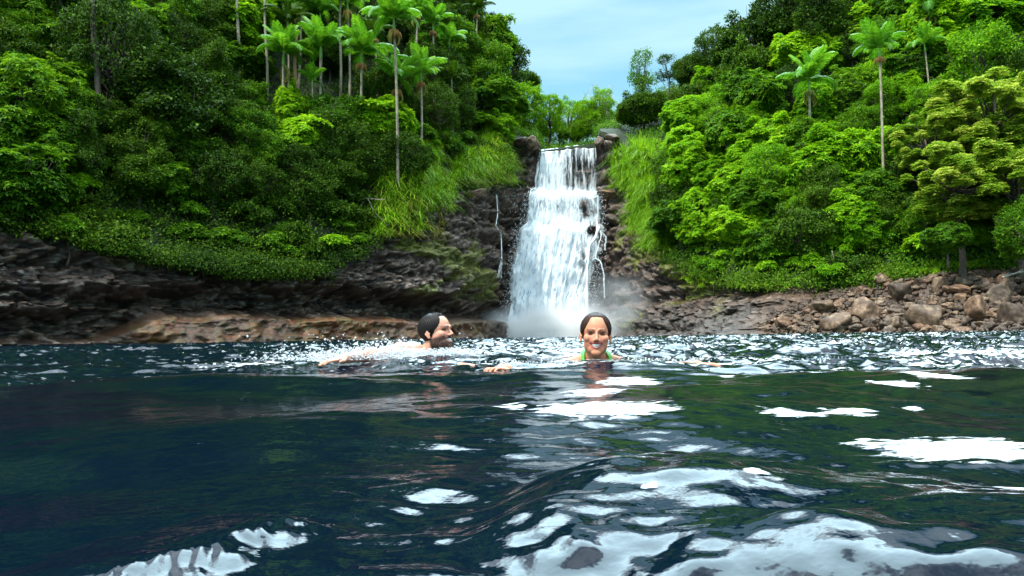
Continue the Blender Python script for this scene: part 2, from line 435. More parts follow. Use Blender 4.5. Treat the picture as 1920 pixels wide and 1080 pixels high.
# moss: where it grows
moss = sstep(0.08, 0.35, fbm(S * 0.22, zz * 0.5, 1, 101, 4))
mreg = sstep(620, 700, Ub) * sstep(960, 930, Ub) * sstep(3.6, 4.6, zz) * sstep(10.5, 8.0, zz) + sstep(1135, 1180, Ub) * sstep(1420, 1300, Ub) * sstep(0.3, 1.5, zz) * sstep(15, 11, zz) * 1.1
mreg = mreg + 0.35 * sstep(100, 200, Ub) * sstep(4.6, 5.6, zz) * left
fattr(me, 'moss', np.clip(moss * mreg * 1.0, 0, 1).reshape(-1))

m, t, b = new_mat('rock')
ca = t.nodes.new('ShaderNodeAttribute'); ca.attribute_name = 'Col'
ma = t.nodes.new('ShaderNodeAttribute'); ma.attribute_name = 'moss'
tco = t.nodes.new('ShaderNodeTexCoord')
nn = t.nodes.new('ShaderNodeTexNoise'); nn.inputs['Scale'].default_value = 3.0; nn.inputs['Detail'].default_value = 8; nn.inputs['Roughness'].default_value = 0.7
t.links.new(tco.outputs['Object'], nn.inputs['Vector'])
vr = ramp(t, [(0.3, (0.45, 0.45, 0.45)), (0.7, (1.7, 1.65, 1.6))]); t.links.new(nn.outputs['Fac'], vr.inputs[0])
mm = t.nodes.new('ShaderNodeMixRGB'); mm.blend_type = 'MULTIPLY'; mm.inputs[0].default_value = 1
t.links.new(ca.outputs['Color'], mm.inputs[1]); t.links.new(vr.outputs[0], mm.inputs[2])
mr = ramp(t, [(0.35, (0.035, 0.05, 0.006)), (0.65, (0.20, 0.21, 0.015))]); t.links.new(nn.outputs['Fac'], mr.inputs[0])
mt = t.nodes.new('ShaderNodeMath'); mt.operation = 'MULTIPLY'; mt.inputs[1].default_value = 1.6
t.links.new(ma.outputs['Fac'], mt.inputs[0])
mth = t.nodes.new('ShaderNodeMath'); mth.operation = 'MULTIPLY'; mth.use_clamp = True; t.links.new(mt.outputs[0], mth.inputs[0]); t.links.new(nn.outputs['Fac'], mth.inputs[1])
mx = t.nodes.new('ShaderNodeMixRGB'); t.links.new(mth.outputs[0], mx.inputs[0]); t.links.new(mm.outputs[0], mx.inputs[1]); t.links.new(mr.outputs[0], mx.inputs[2])
t.links.new(mx.outputs[0], b.inputs['Base Color'])
b.inputs['Roughness'].default_value = 0.5; b.inputs['Specular IOR Level'].default_value = 0.5
bp = t.nodes.new('ShaderNodeBump'); bp.inputs['Strength'].default_value = 0.9; bp.inputs['Distance'].default_value = 0.12
t.links.new(nn.outputs['Fac'], bp.inputs['Height']); t.links.new(bp.outputs[0], b.inputs['Normal'])
M['rock'] = m
link('cliff', me, m, kind='structure')

# --- hillside ----------------------------------------------------------------
hu = np.concatenate([np.arange(-900, -60, 15), np.arange(-60, 1980, 5), np.arange(1980, 2901, 15)]).astype(float)
pp, yy = prof(hu)
rows = []
seg = np.linspace(0, 1, 26)
for k in range(3):
    for s in (seg[:-1] if k < 2 else seg):
        rows.append(at(hu, pp[k] * (1 - s) + pp[k + 1] * s, yy[k] * (1 - s) + yy[k + 1] * s))
top = rows[-1]
for s in (6, 20, 50, 120):
    q = top + unit(top * [1, 1, 0]) * s; q[:, 2] = top[:, 2] + min(s, 20) * 0.04 * (0 if s > 60 else 1); rows.append(q)
H = np.stack(rows)
nz = fbm(H[..., 0] * 0.22, H[..., 1] * 0.22, H[..., 2] * 0.22, 5, 4)
H[2:, :, 2] += nz[2:] * 0.7; H[2:, :, 1] += nz[2:] * 0.8
bk = rows[0].copy(); bk[:, 2] -= 0.6; H = np.concatenate([bk[None], H])
me = mesh_np('hillside', H.reshape(-1, 3), grid_faces(H.shape[0], H.shape[1])[:, ::-1], True)
m, t, b = new_mat('forest_soil')
nn = t.nodes.new('ShaderNodeTexNoise'); nn.inputs['Scale'].default_value = 1.4; nn.inputs['Detail'].default_value = 8
tco = t.nodes.new('ShaderNodeTexCoord'); t.links.new(tco.outputs['Object'], nn.inputs['Vector'])
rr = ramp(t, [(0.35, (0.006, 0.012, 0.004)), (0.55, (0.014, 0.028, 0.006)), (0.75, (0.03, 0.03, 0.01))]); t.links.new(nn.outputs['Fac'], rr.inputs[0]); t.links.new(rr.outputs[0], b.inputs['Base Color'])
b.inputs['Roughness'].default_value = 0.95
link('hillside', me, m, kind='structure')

# --- the ground under and round the pool -------------------------------------
pb = np.array([[-400, -200, -3], [400, -200, -3], [400, 300, -3], [-400, 300, -3]], float)
m, t, b = new_mat('pool_bed'); b.inputs['Base Color'].default_value = (0.02, 0.025, 0.025, 1)
nn = t.nodes.new('ShaderNodeTexNoise'); nn.inputs['Scale'].default_value = 60; rr = ramp(t, [(0.3, (0.012, 0.016, 0.016)), (0.7, (0.04, 0.04, 0.035))])
t.links.new(nn.outputs['Fac'], rr.inputs[0]); t.links.new(rr.outputs[0], b.inputs['Base Color'])
link('pool_bed', mesh_np('pool_bed', pb, np.array([[0, 1, 2, 3]])), m, kind='structure')

# --- waterfall ---------------------------------------------------------------
FY = np.array([262, 276, 300, 352, 364, 414, 432, 480, 560, 640.0])
FL = np.array([1008, 1006, 1004, 1000, 990, 982, 971, 963, 953, 949.0])
FR = np.array([1118, 1121, 1122, 1123, 1125, 1127, 1129, 1123, 1108, 1106.0])
FD = np.array([82, 78.4, 78.0, 77.7, 76.9, 76.6, 75.4, 74.9, 74.5, 74.2])
def fall_sheet(s0, s1, v0, v1, ns, nv, off, seed, amp=0.22):
    """sheet between image rows v0..v1, fraction s0..s1 of the width, off metres in front"""
    v = np.linspace(v0, v1, nv); s = np.linspace(s0, s1, ns)
    Sg, Vg = np.meshgrid(s, v)
    Lx, Rx, D = np.interp(Vg, FY, FL), np.interp(Vg, FY, FR), np.interp(Vg + 16 * fbm(Sg * 3.2, 0.5, 0, 888, 3) * sstep(300, 350, Vg), FY, FD)
    edge = np.minimum(Sg, 1 - Sg)
    wob = 7 * fbm(Vg / 26.0, Sg * 2, 0, seed + 3, 3) * sstep(0.25, 0.0, edge) * sstep(300, 380, Vg)
    px = Lx + Sg * (Rx - Lx) + wob
    n = sstep(270, 300, Vg) * fbm(Sg * 22, Vg / 70.0, 0, seed, 4) + 0.6 * fbm(Sg * 7, Vg / 30.0, 2, seed + 1, 3)
    A = amp * (0.4 + 0.9 * sstep(360, 520, Vg))
    lip = ((1 - Sg) * 12 + 4.5 * fbm(Sg * 7, .3, 0, 889, 3)) * sstep(330, 280, Vg)
    Pq = at(px, Vg + lip, D - off - n * A)
    me = mesh_np('water_sheet', Pq.reshape(-1, 3), grid_faces(nv, ns), True)
    fattr(me, 'fs', Sg.ravel() * 8.0); fattr(me, 'fv', (Vg.ravel() - 260) / 1280 * 76)
    d = np.full(Sg.shape, 0.66) + 0.06 * sstep(340, 370, Vg) + 0.05 * sstep(440, 520, Vg)
    def blob(cx, cy, rx, ry, a):
        return a * np.exp(-((px - cx) / rx) ** 2 - ((Vg - cy) / ry) ** 2)
    d += blob(1092, 320, 26, 34, -0.20) + blob(1070, 330, 10, 30, -0.06) + blob(1030, 310, 20, 40, 0.10) + blob(1052, 400, 10, 18, -0.12) + blob(1096, 388, 8, 22, -0.36) + blob(1108, 398, 12, 12, -0.12)
    d += blob(1110, 432, 15, 9, -0.45) + blob(1040, 424, 40, 22, 0.30) + blob(1090, 430, 14, 8, 0.1) + blob(1090, 366, 34, 8, 0.18) + blob(1020, 360, 22, 12, 0.2)
    d += blob(1093, 490, 8, 50, -0.22) + blob(1112, 560, 12, 60, -0.25) + blob(1020, 500, 55, 60, 0.14) + blob(1040, 612, 80, 26, 0.5) + blob(1010, 570, 30, 50, 0.02) + blob(1100, 520, 4, 80, 0.2)
    d -= 0.25 * sstep(0.05, 0.0, edge) + 0.06 * sstep(0.16, 0.0, edge)
    fattr(me, 'dens', d.ravel())
    return me
def fall_mat(name, seed, thr, sx, sy, soft, rough_col):
    m, t, b = new_mat(name)
    a1 = t.nodes.new('ShaderNodeAttribute'); a1.attribute_name = 'fs'
    a2 = t.nodes.new('ShaderNodeAttribute'); a2.attribute_name = 'fv'
    a3 = t.nodes.new('ShaderNodeAttribute'); a3.attribute_name = 'dens'
    cx = t.nodes.new('ShaderNodeCombineXYZ'); cx.inputs[2].default_value = seed
    t.links.new(a1.outputs['Fac'], cx.inputs[0]); t.links.new(a2.outputs['Fac'], cx.inputs[1])
    mp = t.nodes.new('ShaderNodeMapping'); mp.inputs['Scale'].default_value = (sx, sy, 1); t.links.new(cx.outputs[0], mp.inputs[0])
    n = t.nodes.new('ShaderNodeTexNoise'); n.inputs['Scale'].default_value = 1.0; n.inputs['Detail'].default_value = 7; n.inputs['Roughness'].default_value = 0.66; n.inputs['Distortion'].default_value = 0.35
    t.links.new(mp.outputs[0], n.inputs['Vector'])
    ad = t.nodes.new('ShaderNodeMath'); ad.operation = 'ADD'; t.links.new(n.outputs['Fac'], ad.inputs[0]); t.links.new(a3.outputs['Fac'], ad.inputs[1])
    r = t.nodes.new('ShaderNodeMapRange'); r.inputs['From Min'].default_value = thr; r.inputs['From Max'].default_value = thr + soft
    t.links.new(ad.outputs[0], r.inputs['Value'])
    cr = ramp(t, [(0.32, (0.45, 0.60, 0.74)), (0.5, (0.80, 0.87, 0.92)), (0.62, (0.93, 0.95, 0.96))]); t.links.new(n.outputs['Fac'], cr.inputs[0])
    t.links.new(cr.outputs[0], b.inputs['Base Color']); b.inputs['Roughness'].default_value = 0.6
    tl = t.nodes.new('ShaderNodeBsdfTranslucent'); tl.inputs[0].default_value = (0.85, 0.9, 0.95, 1)
    mx = t.nodes.new('ShaderNodeMixShader'); mx.inputs[0].default_value = 0.35; t.links.new(b.outputs[0], mx.inputs[1]); t.links.new(tl.outputs[0], mx.inputs[2])
    tr = t.nodes.new('ShaderNodeBsdfTransparent')
    m2 = t.nodes.new('ShaderNodeMixShader'); t.links.new(r.outputs[0], m2.inputs[0]); t.links.new(tr.outputs[0], m2.inputs[1]); t.links.new(mx.outputs[0], m2.inputs[2])
    t.links.new(m2.outputs[0], t.nodes['Material Output'].inputs['Surface'])
    bp = t.nodes.new('ShaderNodeBump'); bp.inputs['Strength'].default_value = 0.8; bp.inputs['Distance'].default_value = 0.25
    t.links.new(n.outputs['Fac'], bp.inputs['Height']); t.links.new(bp.outputs[0], b.inputs['Normal'])
    return m
fall = empty('waterfall', atz(1035, 74.5, 0), 'tall white waterfall dropping over stepped dark rock into the pool', 'waterfall')
def fall_part(name, me, mat):
    o = link(name, me, mat, fall); o.matrix_parent_inverse = Matrix.Translation(fall.location).inverted(); return o
fmA = fall_mat('falling_water_streaks', 1.0, 0.98, 2.6, 0.35, 0.22, None)
fmB = fall_mat('falling_water_froth', 7.0, 0.93, 1.7, 1.0, 0.34, None)
fmC = fall_mat('falling_water_threads', 4.0, 1.10, 4.0, 0.9, 0.18, None)
fall_part('upper_tier', fall_sheet(0, 1, 270, 366, 160, 100, 0.05, 1, 0.1), fmA)
fall_part('middle_tier', fall_sheet(0, 1, 358, 436, 170, 90, 0.25, 2, 0.25), fmB)
fall_part('lower_tier', fall_sheet(0, 1, 424, 640, 200, 220, 0.35, 3, 0.3), fmB)
fall_part('front_spray', fall_sheet(-0.02, 1.0, 360, 640, 200, 260, 0.8, 5, 0.4), fmC)
# thin arching side streams
def stream(pts, w, off, seed):
    acc = Acc(); pts = np.array(pts, float)
    tq = np.linspace(0, 1, 60); k = np.linspace(0, 1, len(pts))
    X = np.interp(tq, k, pts[:, 0]); Yp = np.interp(tq, k, pts[:, 1])
    ker = np.array([1, 2, 3, 2, 1.]) / 9
    X = np.convolve(np.pad(X, 2, mode='edge'), ker, 'valid'); Yp = np.convolve(np.pad(Yp, 2, mode='edge'), ker, 'valid')
    for q in range(3):
        c = at(X + fbm(tq * 9, q, 0, seed + q) * 2.0 + rng.uniform(-1, 1), Yp, np.interp(Yp, FY, FD) - off - 0.1 * q)
        tube(acc, c, w * (0.6 + 0.5 * np.abs(fbm(tq * 12, q * 3.0, 0, seed + 9))), 5, 0.5)
    return acc.mesh('stream', True)
m, t, b = new_mat('white_water'); b.inputs['Base Color'].default_value = (0.82, 0.88, 0.92, 1); b.inputs['Roughness'].default_value = 0.4
nn = t.nodes.new('ShaderNodeTexNoise'); nn.inputs['Scale'].default_value = 9; rr = ramp(t, [(0.3, (0.6, 0.7, 0.78)), (0.6, (0.88, 0.92, 0.94))]); t.links.new(nn.outputs['Fac'], rr.inputs[0]); t.links.new(rr.outputs[0], b.inputs['Base Color'])
M['white'] = m
for i, (pts, w, off) in enumerate([
    ([(1004, 352), (995, 356), (993, 372), (993, 400), (997, 422)], 0.045, 0.6),
    ([(1118, 362), (1112, 372), (1122, 366), (1121, 395), (1118, 430)], 0.07, 0.9),
    ([(1122, 425), (1116, 445), (1104, 462), (1100, 500), (1100, 560), (1099, 625)], 0.13, 1.1),
    ([(1126, 432), (1128, 440), (1122, 465), (1117, 485)], 0.05, 0.9),
    ([(1110, 488), (1117, 484), (1127, 492), (1131, 510), (1132, 530), (1133, 560)], 0.05, 1.0),
    ([(1128, 435), (1136, 445), (1134, 470)], 0.035, 0.8)]):
    fall_part('side_stream', stream(pts, w, off, 200 + i * 7), M['white'])
# droplets thrown off the edges
acc = Acc()
nd = 2600
v = rng.uniform(350, 636, nd) ; sd_ = rng.integers(0, 2, nd)
ex = np.where(sd_ == 0, np.interp(v, FY, FL), np.interp(v, FY, FR)) + rng.normal(0, 1, nd) * (3 + (v - 350) / 45) + np.where(sd_ == 0, -1, 1) * 1
inn = rng.random(nd) < 0.45
ex = np.where(inn, rng.uniform(955, 1120, nd), ex)
Pd = at(ex, v, np.interp(v, FY, FD) - rng.uniform(0.8, 1.8, nd))
sz = rng.uniform(0.015, 0.05, nd)
off = np.array([[1, 0, -.6], [-.5, .87, -.6], [-.5, -.87, -.6], [0, 0, 1.6]])
V = (Pd[:, None] + off[None] * sz[:, None, None]).reshape(-1, 3); bb = np.arange(nd)[:, None] * 4
acc.add(V, np.concatenate([bb + [0, 2, 1], bb + [0, 1, 3], bb + [1, 2, 3], bb + [2, 0, 3]]))
fall_part('spray_drops', acc.mesh('spray_drops', True), M['white'])['kind'] = 'stuff'
# small trickle on the left wall
acc = Acc()
for q in range(4):
    yy_ = np.linspace(368, 522, 80)
    xx = np.interp(yy_, [368, 400, 425, 440, 480, 522], [931, 934, 930, 940, 941, 932 + q * 3]) + 1.2 * fbm(yy_ / 12, q * 5.0, 0, 300)
    pts = np.array([surf(a, c) for a, c in zip(xx, yy_)]); pts[:, 1] -= 0.75 + 0.1 * np.sin(yy_ / 9 + q)
    tube(acc, pts, 0.035 * (0.35 + np.abs(fbm(yy_ / 8, q * 9.0, 0, 301))), 5)
link('water_trickle', acc.mesh('water_trickle', True), M['white'], label='thin white trickle running down the dark rock left of the waterfall', category='waterfall')

# mist at the foot of the fall
def ico(sub=2):
    import bmesh
    bm = bmesh.new(); bmesh.ops.create_icosphere(bm, subdivisions=sub, radius=1.0)
    V = np.array([v.co[:] for v in bm.verts]); Fc = np.array([[v.index for v in f.verts] for f in bm.faces]); bm.free()
    return V, Fc
IV, IF = ico(4)
def mist(cx, Y, z, rx, ry, rz, dens, seed):
    c = atz(cx, Y, z); o = link('mist', mesh_np('mist', IV, IF, True), None, kind='stuff'); o.location = c; o.scale = (rx, ry, rz)
    m, t, b = new_mat('mist_volume'); t.nodes.remove(b)
    tco = t.nodes.new('ShaderNodeTexCoord'); ln = t.nodes.new('ShaderNodeVectorMath'); ln.operation = 'LENGTH'; t.links.new(tco.outputs['Object'], ln.inputs[0])
    mr = t.nodes.new('ShaderNodeMapRange'); mr.interpolation_type = 'SMOOTHSTEP'; mr.inputs['From Min'].default_value = 1.0; mr.inputs['From Max'].default_value = 0.1; t.links.new(ln.outputs['Value'], mr.inputs['Value'])
    nn = t.nodes.new('ShaderNodeTexNoise'); nn.inputs['Scale'].default_value = 2.2; nn.inputs['Detail'].default_value = 2; mpn = t.nodes.new('ShaderNodeMapping'); mpn.inputs['Location'].default_value = (seed, 0, 0); t.links.new(tco.outputs['Object'], mpn.inputs[0]); t.links.new(mpn.outputs[0], nn.inputs['Vector'])
    nr = t.nodes.new('ShaderNodeMapRange'); nr.inputs['From Min'].default_value = 0.35; nr.inputs['From Max'].default_value = 0.65; t.links.new(nn.outputs['Fac'], nr.inputs['Value'])
    a = t.nodes.new('ShaderNodeMath'); a.operation = 'MULTIPLY'; t.links.new(mr.outputs[0], a.inputs[0]); t.links.new(nr.outputs[0], a.inputs[1])
    d = t.nodes.new('ShaderNodeMath'); d.operation = 'MULTIPLY'; d.inputs[1].default_value = dens; t.links.new(a.outputs[0], d.inputs[0])
    vs_ = t.nodes.new('ShaderNodeVolumeScatter'); vs_.inputs['Color'].default_value = (0.93, 0.96, 1, 1); t.links.new(d.outputs[0], vs_.inputs['Density'])
    t.links.new(vs_.outputs[0], t.nodes['Material Output'].inputs['Volume'])
    o.data.materials.append(m)
mist(1035, 72.0, 0.6, 9.5, 3.0, 4.2, 2.4, 1)
mist(1150, 68.0, 2.6, 7.5, 3.0, 4.6, 0.30, 9)

# ------------------------------------------------------------------ trees
def rdirs(n, zmin=-0.4, zpow=1.0):
    z = zmin + (1 - zmin) * rng.random(n) ** zpow; a = rng.uniform(0, 2 * math.pi, n); s = np.sqrt(np.maximum(0, 1 - z * z))
    return np.stack([s * np.cos(a), s * np.sin(a), z], 1)

def lobes(R, n, hz=0.75, rl=(0.30, 0.46)):
    """lobe centres and radii spread through a crown of radius R"""
    C = []; Rr = []
    for i in range(n):
        d = rdirs(1, -0.55)[0]; k = rng.uniform(0.35, 0.78)
        q_ = rng.uniform(*rl); C.append(d * R * min(1.05 - q_, k * 1.25) * [1, 1, hz]); Rr.append(R * q_)
    return np.array(C), np.array(Rr)

def shell(C, Rr, n, zmin=-0.45, squash=0.85, inner=0.12):
    w = Rr ** 2 / np.sum(Rr ** 2); k = rng.choice(len(C), n, p=w); d = rdirs(n, zmin, 0.8)
    bump = 1 + 0.13 * vnoise(d[:, 0] * 3 + k * 7.0, d[:, 1] * 3, d[:, 2] * 3, 77)
    P = C[k] + d * (Rr[k] * bump * (1 - inner * rng.random(n) ** 2 * 2))[:, None] * [1, 1, squash]
    keep = np.ones(n, bool)
    for j in range(len(C)):
        q = (P - C[j]) / [1, 1, squash]; keep &= ~((np.linalg.norm(q, axis=1) < Rr[j] * 0.8) & (k != j))
    return P[keep], d[keep], k[keep]

def rosettes(acc, P, d, leaf, nper=7, up=0.8, tint0=0.5, spread=0.22, wr=0.42, droop=0.2):
    n = len(P); ax = unit(d * 0.7 + np.array([0, 0, up]) + rng.normal(0, 0.2, (n, 3)))
    ref = unit(rng.normal(0, 1, (n, 3))); A = unit(np.cross(ax, ref)); B = np.cross(ax, A)
    ct = np.clip(tint0 + rng.normal(0, spread * 0.7, n), 0.02, 0.98)
    for q in range(nper):
        a = 2 * math.pi * q / nper + rng.normal(0, 0.2, n); rad = A * np.cos(a)[:, None] + B * np.sin(a)[:, None]
        el = rng.uniform(0.0, 0.5, n)[:, None]
        D = unit(rad + ax * el)
        Ln = leaf * rng.uniform(0.7, 1.2, n)
        leaves(acc, P + D * (Ln * 0.12)[:, None], D, ax, Ln, Ln * wr, np.clip(ct + rng.normal(0, spread * 0.4, n), 0, 1), droop)

def sprays(acc, P, d, leaf, nper=6, tint0=0.5, spread=0.22, wr=0.5, up=0.6, jit=0.25, droop=0.15):
    for q in range(nper):
        n = len(P); Q = P + rng.normal(0, jit, (n, 3)) * leaf * 2
        D = unit(rng.normal(0, 1, (n, 3)) + d * 0.5 - np.array([0, 0, 0.25]))
        Nn = unit(d * 0.6 + np.array([0, 0, up]) + rng.normal(0, 0.45, (n, 3)))
        Ln = leaf * rng.uniform(0.6, 1.25, n)
        leaves(acc, Q, D, Nn, Ln, Ln * wr, np.clip(tint0 + rng.normal(0, spread, n), 0, 1), droop)

def trunk_mesh(C, Hc, r0, name='trunk', lean=0.25, sub=True, deep=1.0):
    acc = Acc()
    top = np.array([rng.normal(0, lean), rng.normal(0, lean), Hc])
    z = np.linspace(-deep, 1, 12); pts = np.stack([top[0] * np.clip(z, 0, 1) + 0.08 * np.sin(z * 4), top[1] * np.clip(z, 0, 1), np.where(z < 0, z, z * Hc)], 1)
    tube(acc, pts, np.interp(z, [-deep, 0, 1], [r0 * 1.3, r0, r0 * 0.45]), 8, 0.5, 0.06)
    for c in C:
        s = rng.uniform(0.35, 0.85); p0 = np.array([top[0] * s, top[1] * s, Hc * s]); p1 = c + [0, 0, Hc]
        k = np.linspace(0, 1, 6)[:, None]; mid = (p0 + p1) / 2 + [0, 0, -0.25]
        pts = (1 - k) ** 2 * p0 + 2 * k * (1 - k) * mid + k ** 2 * p1
        tube(acc, pts, np.linspace(r0 * 0.42, r0 * 0.12, 6), 5)
        for q in range(3 if sub else 0):
            e = p1 + rdirs(1, -0.1)[0] * 0.5 * np.linalg.norm(c) * 0.8
            tube(acc, np.array([pts[3], (pts[3] + e) / 2 + [0, 0, .05], e]), np.array([r0 * .18, r0 * .1, r0 * .05]), 4)
    return acc.mesh(name, True)

def organic(R, n, hz=1.0):
    """points on the ragged outside of a noise-shaped crown"""
    s = rng.integers(1, 9999); P = []; G = []; got = 0
    ax = rng.uniform(.75, 1.2, 3) * [1, 1, hz * 1.05]
    def f(p): q = p / R; return 0.86 - np.linalg.norm(q / ax, axis=1) + 0.62 * fbm(q[:, 0] * 2.1, q[:, 1] * 2.1, q[:, 2] * 2.6, s, 3, .6)
    while got < n:
        p = rng.uniform(-1.35, 1.35, (n * 4, 3)) * R; p[:, 2] = np.where(p[:, 2] < -.9 * R, -.9 * R + rng.random(len(p)) * R, p[:, 2]); v = f(p); m_ = (v > 0) & (v < .15) ; p = p[m_]
        e = .04 * R; g = -np.stack([f(p + np.eye(3)[i] * e) - f(p - np.eye(3)[i] * e) for i in range(3)], 1)
        g = unit(unit(g) + .35 * unit(p)); ok = (g[:, 2] > -.35) | (rng.random(len(p)) < .3)
        P.append(p[ok]); G.append(g[ok]); got += ok.sum()
    P = np.concatenate(P)[:n]; G = np.concatenate(G)[:n]
    kx = (vnoise(P[:, 0] * .9, P[:, 1] * .9, P[:, 2] * .9, s + 3) * .5 + .5) * 9.99
    return P, G, kx.astype(int)

PROTO = {}
def proto(kind, variants): PROTO[kind] = variants
def v_rosette(R=2.4, Hc=2.7, n=22, ncl=2500, leaf=0.28, t0=0.52, mat='bright', r0=0.13, **kw):
    C, Rr = lobes(R, n, 0.95, (0.17, 0.38)); P, d, k = organic(R, ncl); acc = Acc()
    lt = rng.normal(0, 0.08, n)
    rosettes(acc, P + [0, 0, Hc], d, leaf, 7, tint0=t0 + lt[k], **kw)
    return dict(trunk=trunk_mesh(C, Hc, r0), crown=acc.mesh('crown'), mat=mat, bark='bark', R=R, Hc=Hc)
def v_dense(R=2.6, Hc=3.0, n=24, ncl=2900, leaf=0.20, t0=0.45, mat='dark', r0=0.16, nper=6, wr=0.5, hz=0.95, rl=(0.17, 0.38), zmin=-0.75, bark='bark'):
    C, Rr = lobes(R, n, hz, rl); P, d, k = organic(R, ncl, hz / .95); acc = Acc()
    lt = rng.normal(0, 0.10, n)
    sprays(acc, P + [0, 0, Hc], d, leaf, nper, t0 + lt[k], 0.2, wr)
    return dict(trunk=trunk_mesh(C, Hc, r0), crown=acc.mesh('crown'), mat=mat, bark=bark, R=R, Hc=Hc)
def v_tier(R=3.6, Hc=4.6, n=70, mat='tier'):
    acc = Acc(); C = []
    for i in range(n):
        z = rng.uniform(-0.95, 0.8); rr = math.sqrt(max(0.05, 1 - z * z)); a = rng.uniform(0, 6.28); k = rng.uniform(0.35, 0.9)
        c = np.array([math.cos(a) * R * rr * k, math.sin(a) * R * rr * k, z * R * 0.8]); C.append(c)
        pr = rng.uniform(0.35, 0.85); m_ = int(210 * pr * pr) + 50
        q = rng.random(m_) ** 0.5; an = rng.uniform(0, 6.28, m_)
        P = c + np.stack([q * pr * np.cos(an), q * pr * 0.9 * np.sin(an), 0.13 * rng.normal(0, 1, m_) - 0.5 * q ** 2 * pr], 1)
        d = unit(np.stack([np.cos(an) * q * .8, np.sin(an) * q * .8, np.ones(m_)], 1))
        rosettes(acc, P + [0, 0, Hc], d, 0.20, 6, 1.0, 0.54 + 0.10 * rng.normal(), 0.24, 0.45)
    C = np.array(C)
    return dict(trunk=trunk_mesh(C, Hc, 0.2, sub=False, deep=4.0), crown=acc.mesh('crown'), mat=mat, bark='bark', R=R, Hc=Hc)
def v_feather(R=1.5, Hc=4.5, mat='dark', n=16, ncl=650, t0=0.5):
    C = []; Rr = []
    for i in range(n):
        z = rng.uniform(-1.7, 1.6); a = rng.uniform(0, 6.28); k = R * rng.uniform(0.1, 0.75) * (1 - abs(z) * 0.3)
        C.append([k * math.cos(a), k * math.sin(a), z]); Rr.append(rng.uniform(0.28, 0.55))
    C = np.array(C); Rr = np.array(Rr); P, d, k = shell(C, Rr, ncl, -0.7); acc = Acc()
    sprays(acc, P + [0, 0, Hc], d, 0.2, 5, t0, 0.2, 0.4)
    return dict(trunk=trunk_mesh(C, Hc, 0.09), crown=acc.mesh('crown'), mat=mat, bark='bark', R=R, Hc=Hc)
def v_shrub(R=1.3, Hc=0.8, mat='olive', leaf=0.2, t0=0.45, ros=False, n=7, ncl=520):
    C, Rr = lobes(R, n, 0.5); P, d, k = shell(C, Rr, ncl, -0.2); acc = Acc()
    (rosettes if ros else sprays)(acc, P + [0, 0, Hc], d, leaf, 6, tint0=t0)
    return dict(trunk=trunk_mesh(C * 0.8, Hc, 0.05, sub=False), crown=acc.mesh('crown'), mat=mat, bark='bark', R=R, Hc=Hc)
def v_bare():
    acc = Acc(); 
    def br(p, d, L_, r, dep):
        q = p + d * L_; mid = (p + q) / 2 + rng.normal(0, L_ * .06, 3)
        tube(acc, np.array([p, mid, q]), np.array([r, r * .85, r * .65]), 5)
        if dep:
            for _ in range(3 if dep > 1 else 2): br(q, unit(d + rng.normal(0, .55, 3) + [0, 0, .15]), L_ * rng.uniform(.6, .85), r * .6, dep - 1)
    br(np.array([0, 0, -1.0]), np.array([0, 0, 1.0]), 3.2, 0.16, 4)
    C, Rr = lobes(1.6, 5); P, d, k = shell(C, Rr, 60); a2 = Acc(); sprays(a2, P + [0, 0, 4.6], d, 0.16, 4, 0.6)
    return dict(trunk=acc.mesh('trunk', True), crown=a2.mesh('crown'), mat='olive', bark='barkpale', R=2.2, Hc=3.6)

proto('rosette', [v_rosette(), v_rosette(n=28, t0=0.58), v_rosette(R=2.0, Hc=2.4, n=10, t0=0.62, ncl=1700)])
proto('rosettemid', [v_rosette(t0=0.48, mat='mid', leaf=0.26), v_rosette(n=17, t0=0.55, mat='mid', leaf=0.25, ncl=2500), v_rosette(R=2.0, n=10, t0=0.5, mat='mid', leaf=0.28, ncl=1700)])
proto('dense', [v_dense(), v_dense(n=15, t0=0.4), v_dense(R=2.3, Hc=2.8, n=12, t0=0.5, leaf=0.23)])
proto('densemid', [v_dense(mat='mid', t0=0.5), v_dense(n=15, mat='mid', t0=0.42, leaf=0.22), v_dense(mat='olive', t0=0.5)])
proto('soft', [v_dense(mat='bright', t0=0.35, leaf=0.16, ncl=3300, n=18, wr=0.42), v_dense(mat='bright', t0=0.42, leaf=0.17, ncl=3000, n=15, wr=0.42)])
proto('tier', [v_tier(), v_tier(n=80)])
proto('feather', [v_feather(), v_feather(n=12, ncl=480), v_feather(mat='mid', n=18)])
proto('shrub', [v_shrub(), v_shrub(mat='mid', leaf=0.24, ros=True, t0=0.5), v_shrub(mat='dark', t0=0.5)])
proto('brightshrub', [v_shrub(mat='bright', leaf=0.24, ros=True, t0=0.5), v_shrub(mat='bright', leaf=0.2, ros=True, t0=0.4, n=9, ncl=650)])
proto('bare', [v_bare()])

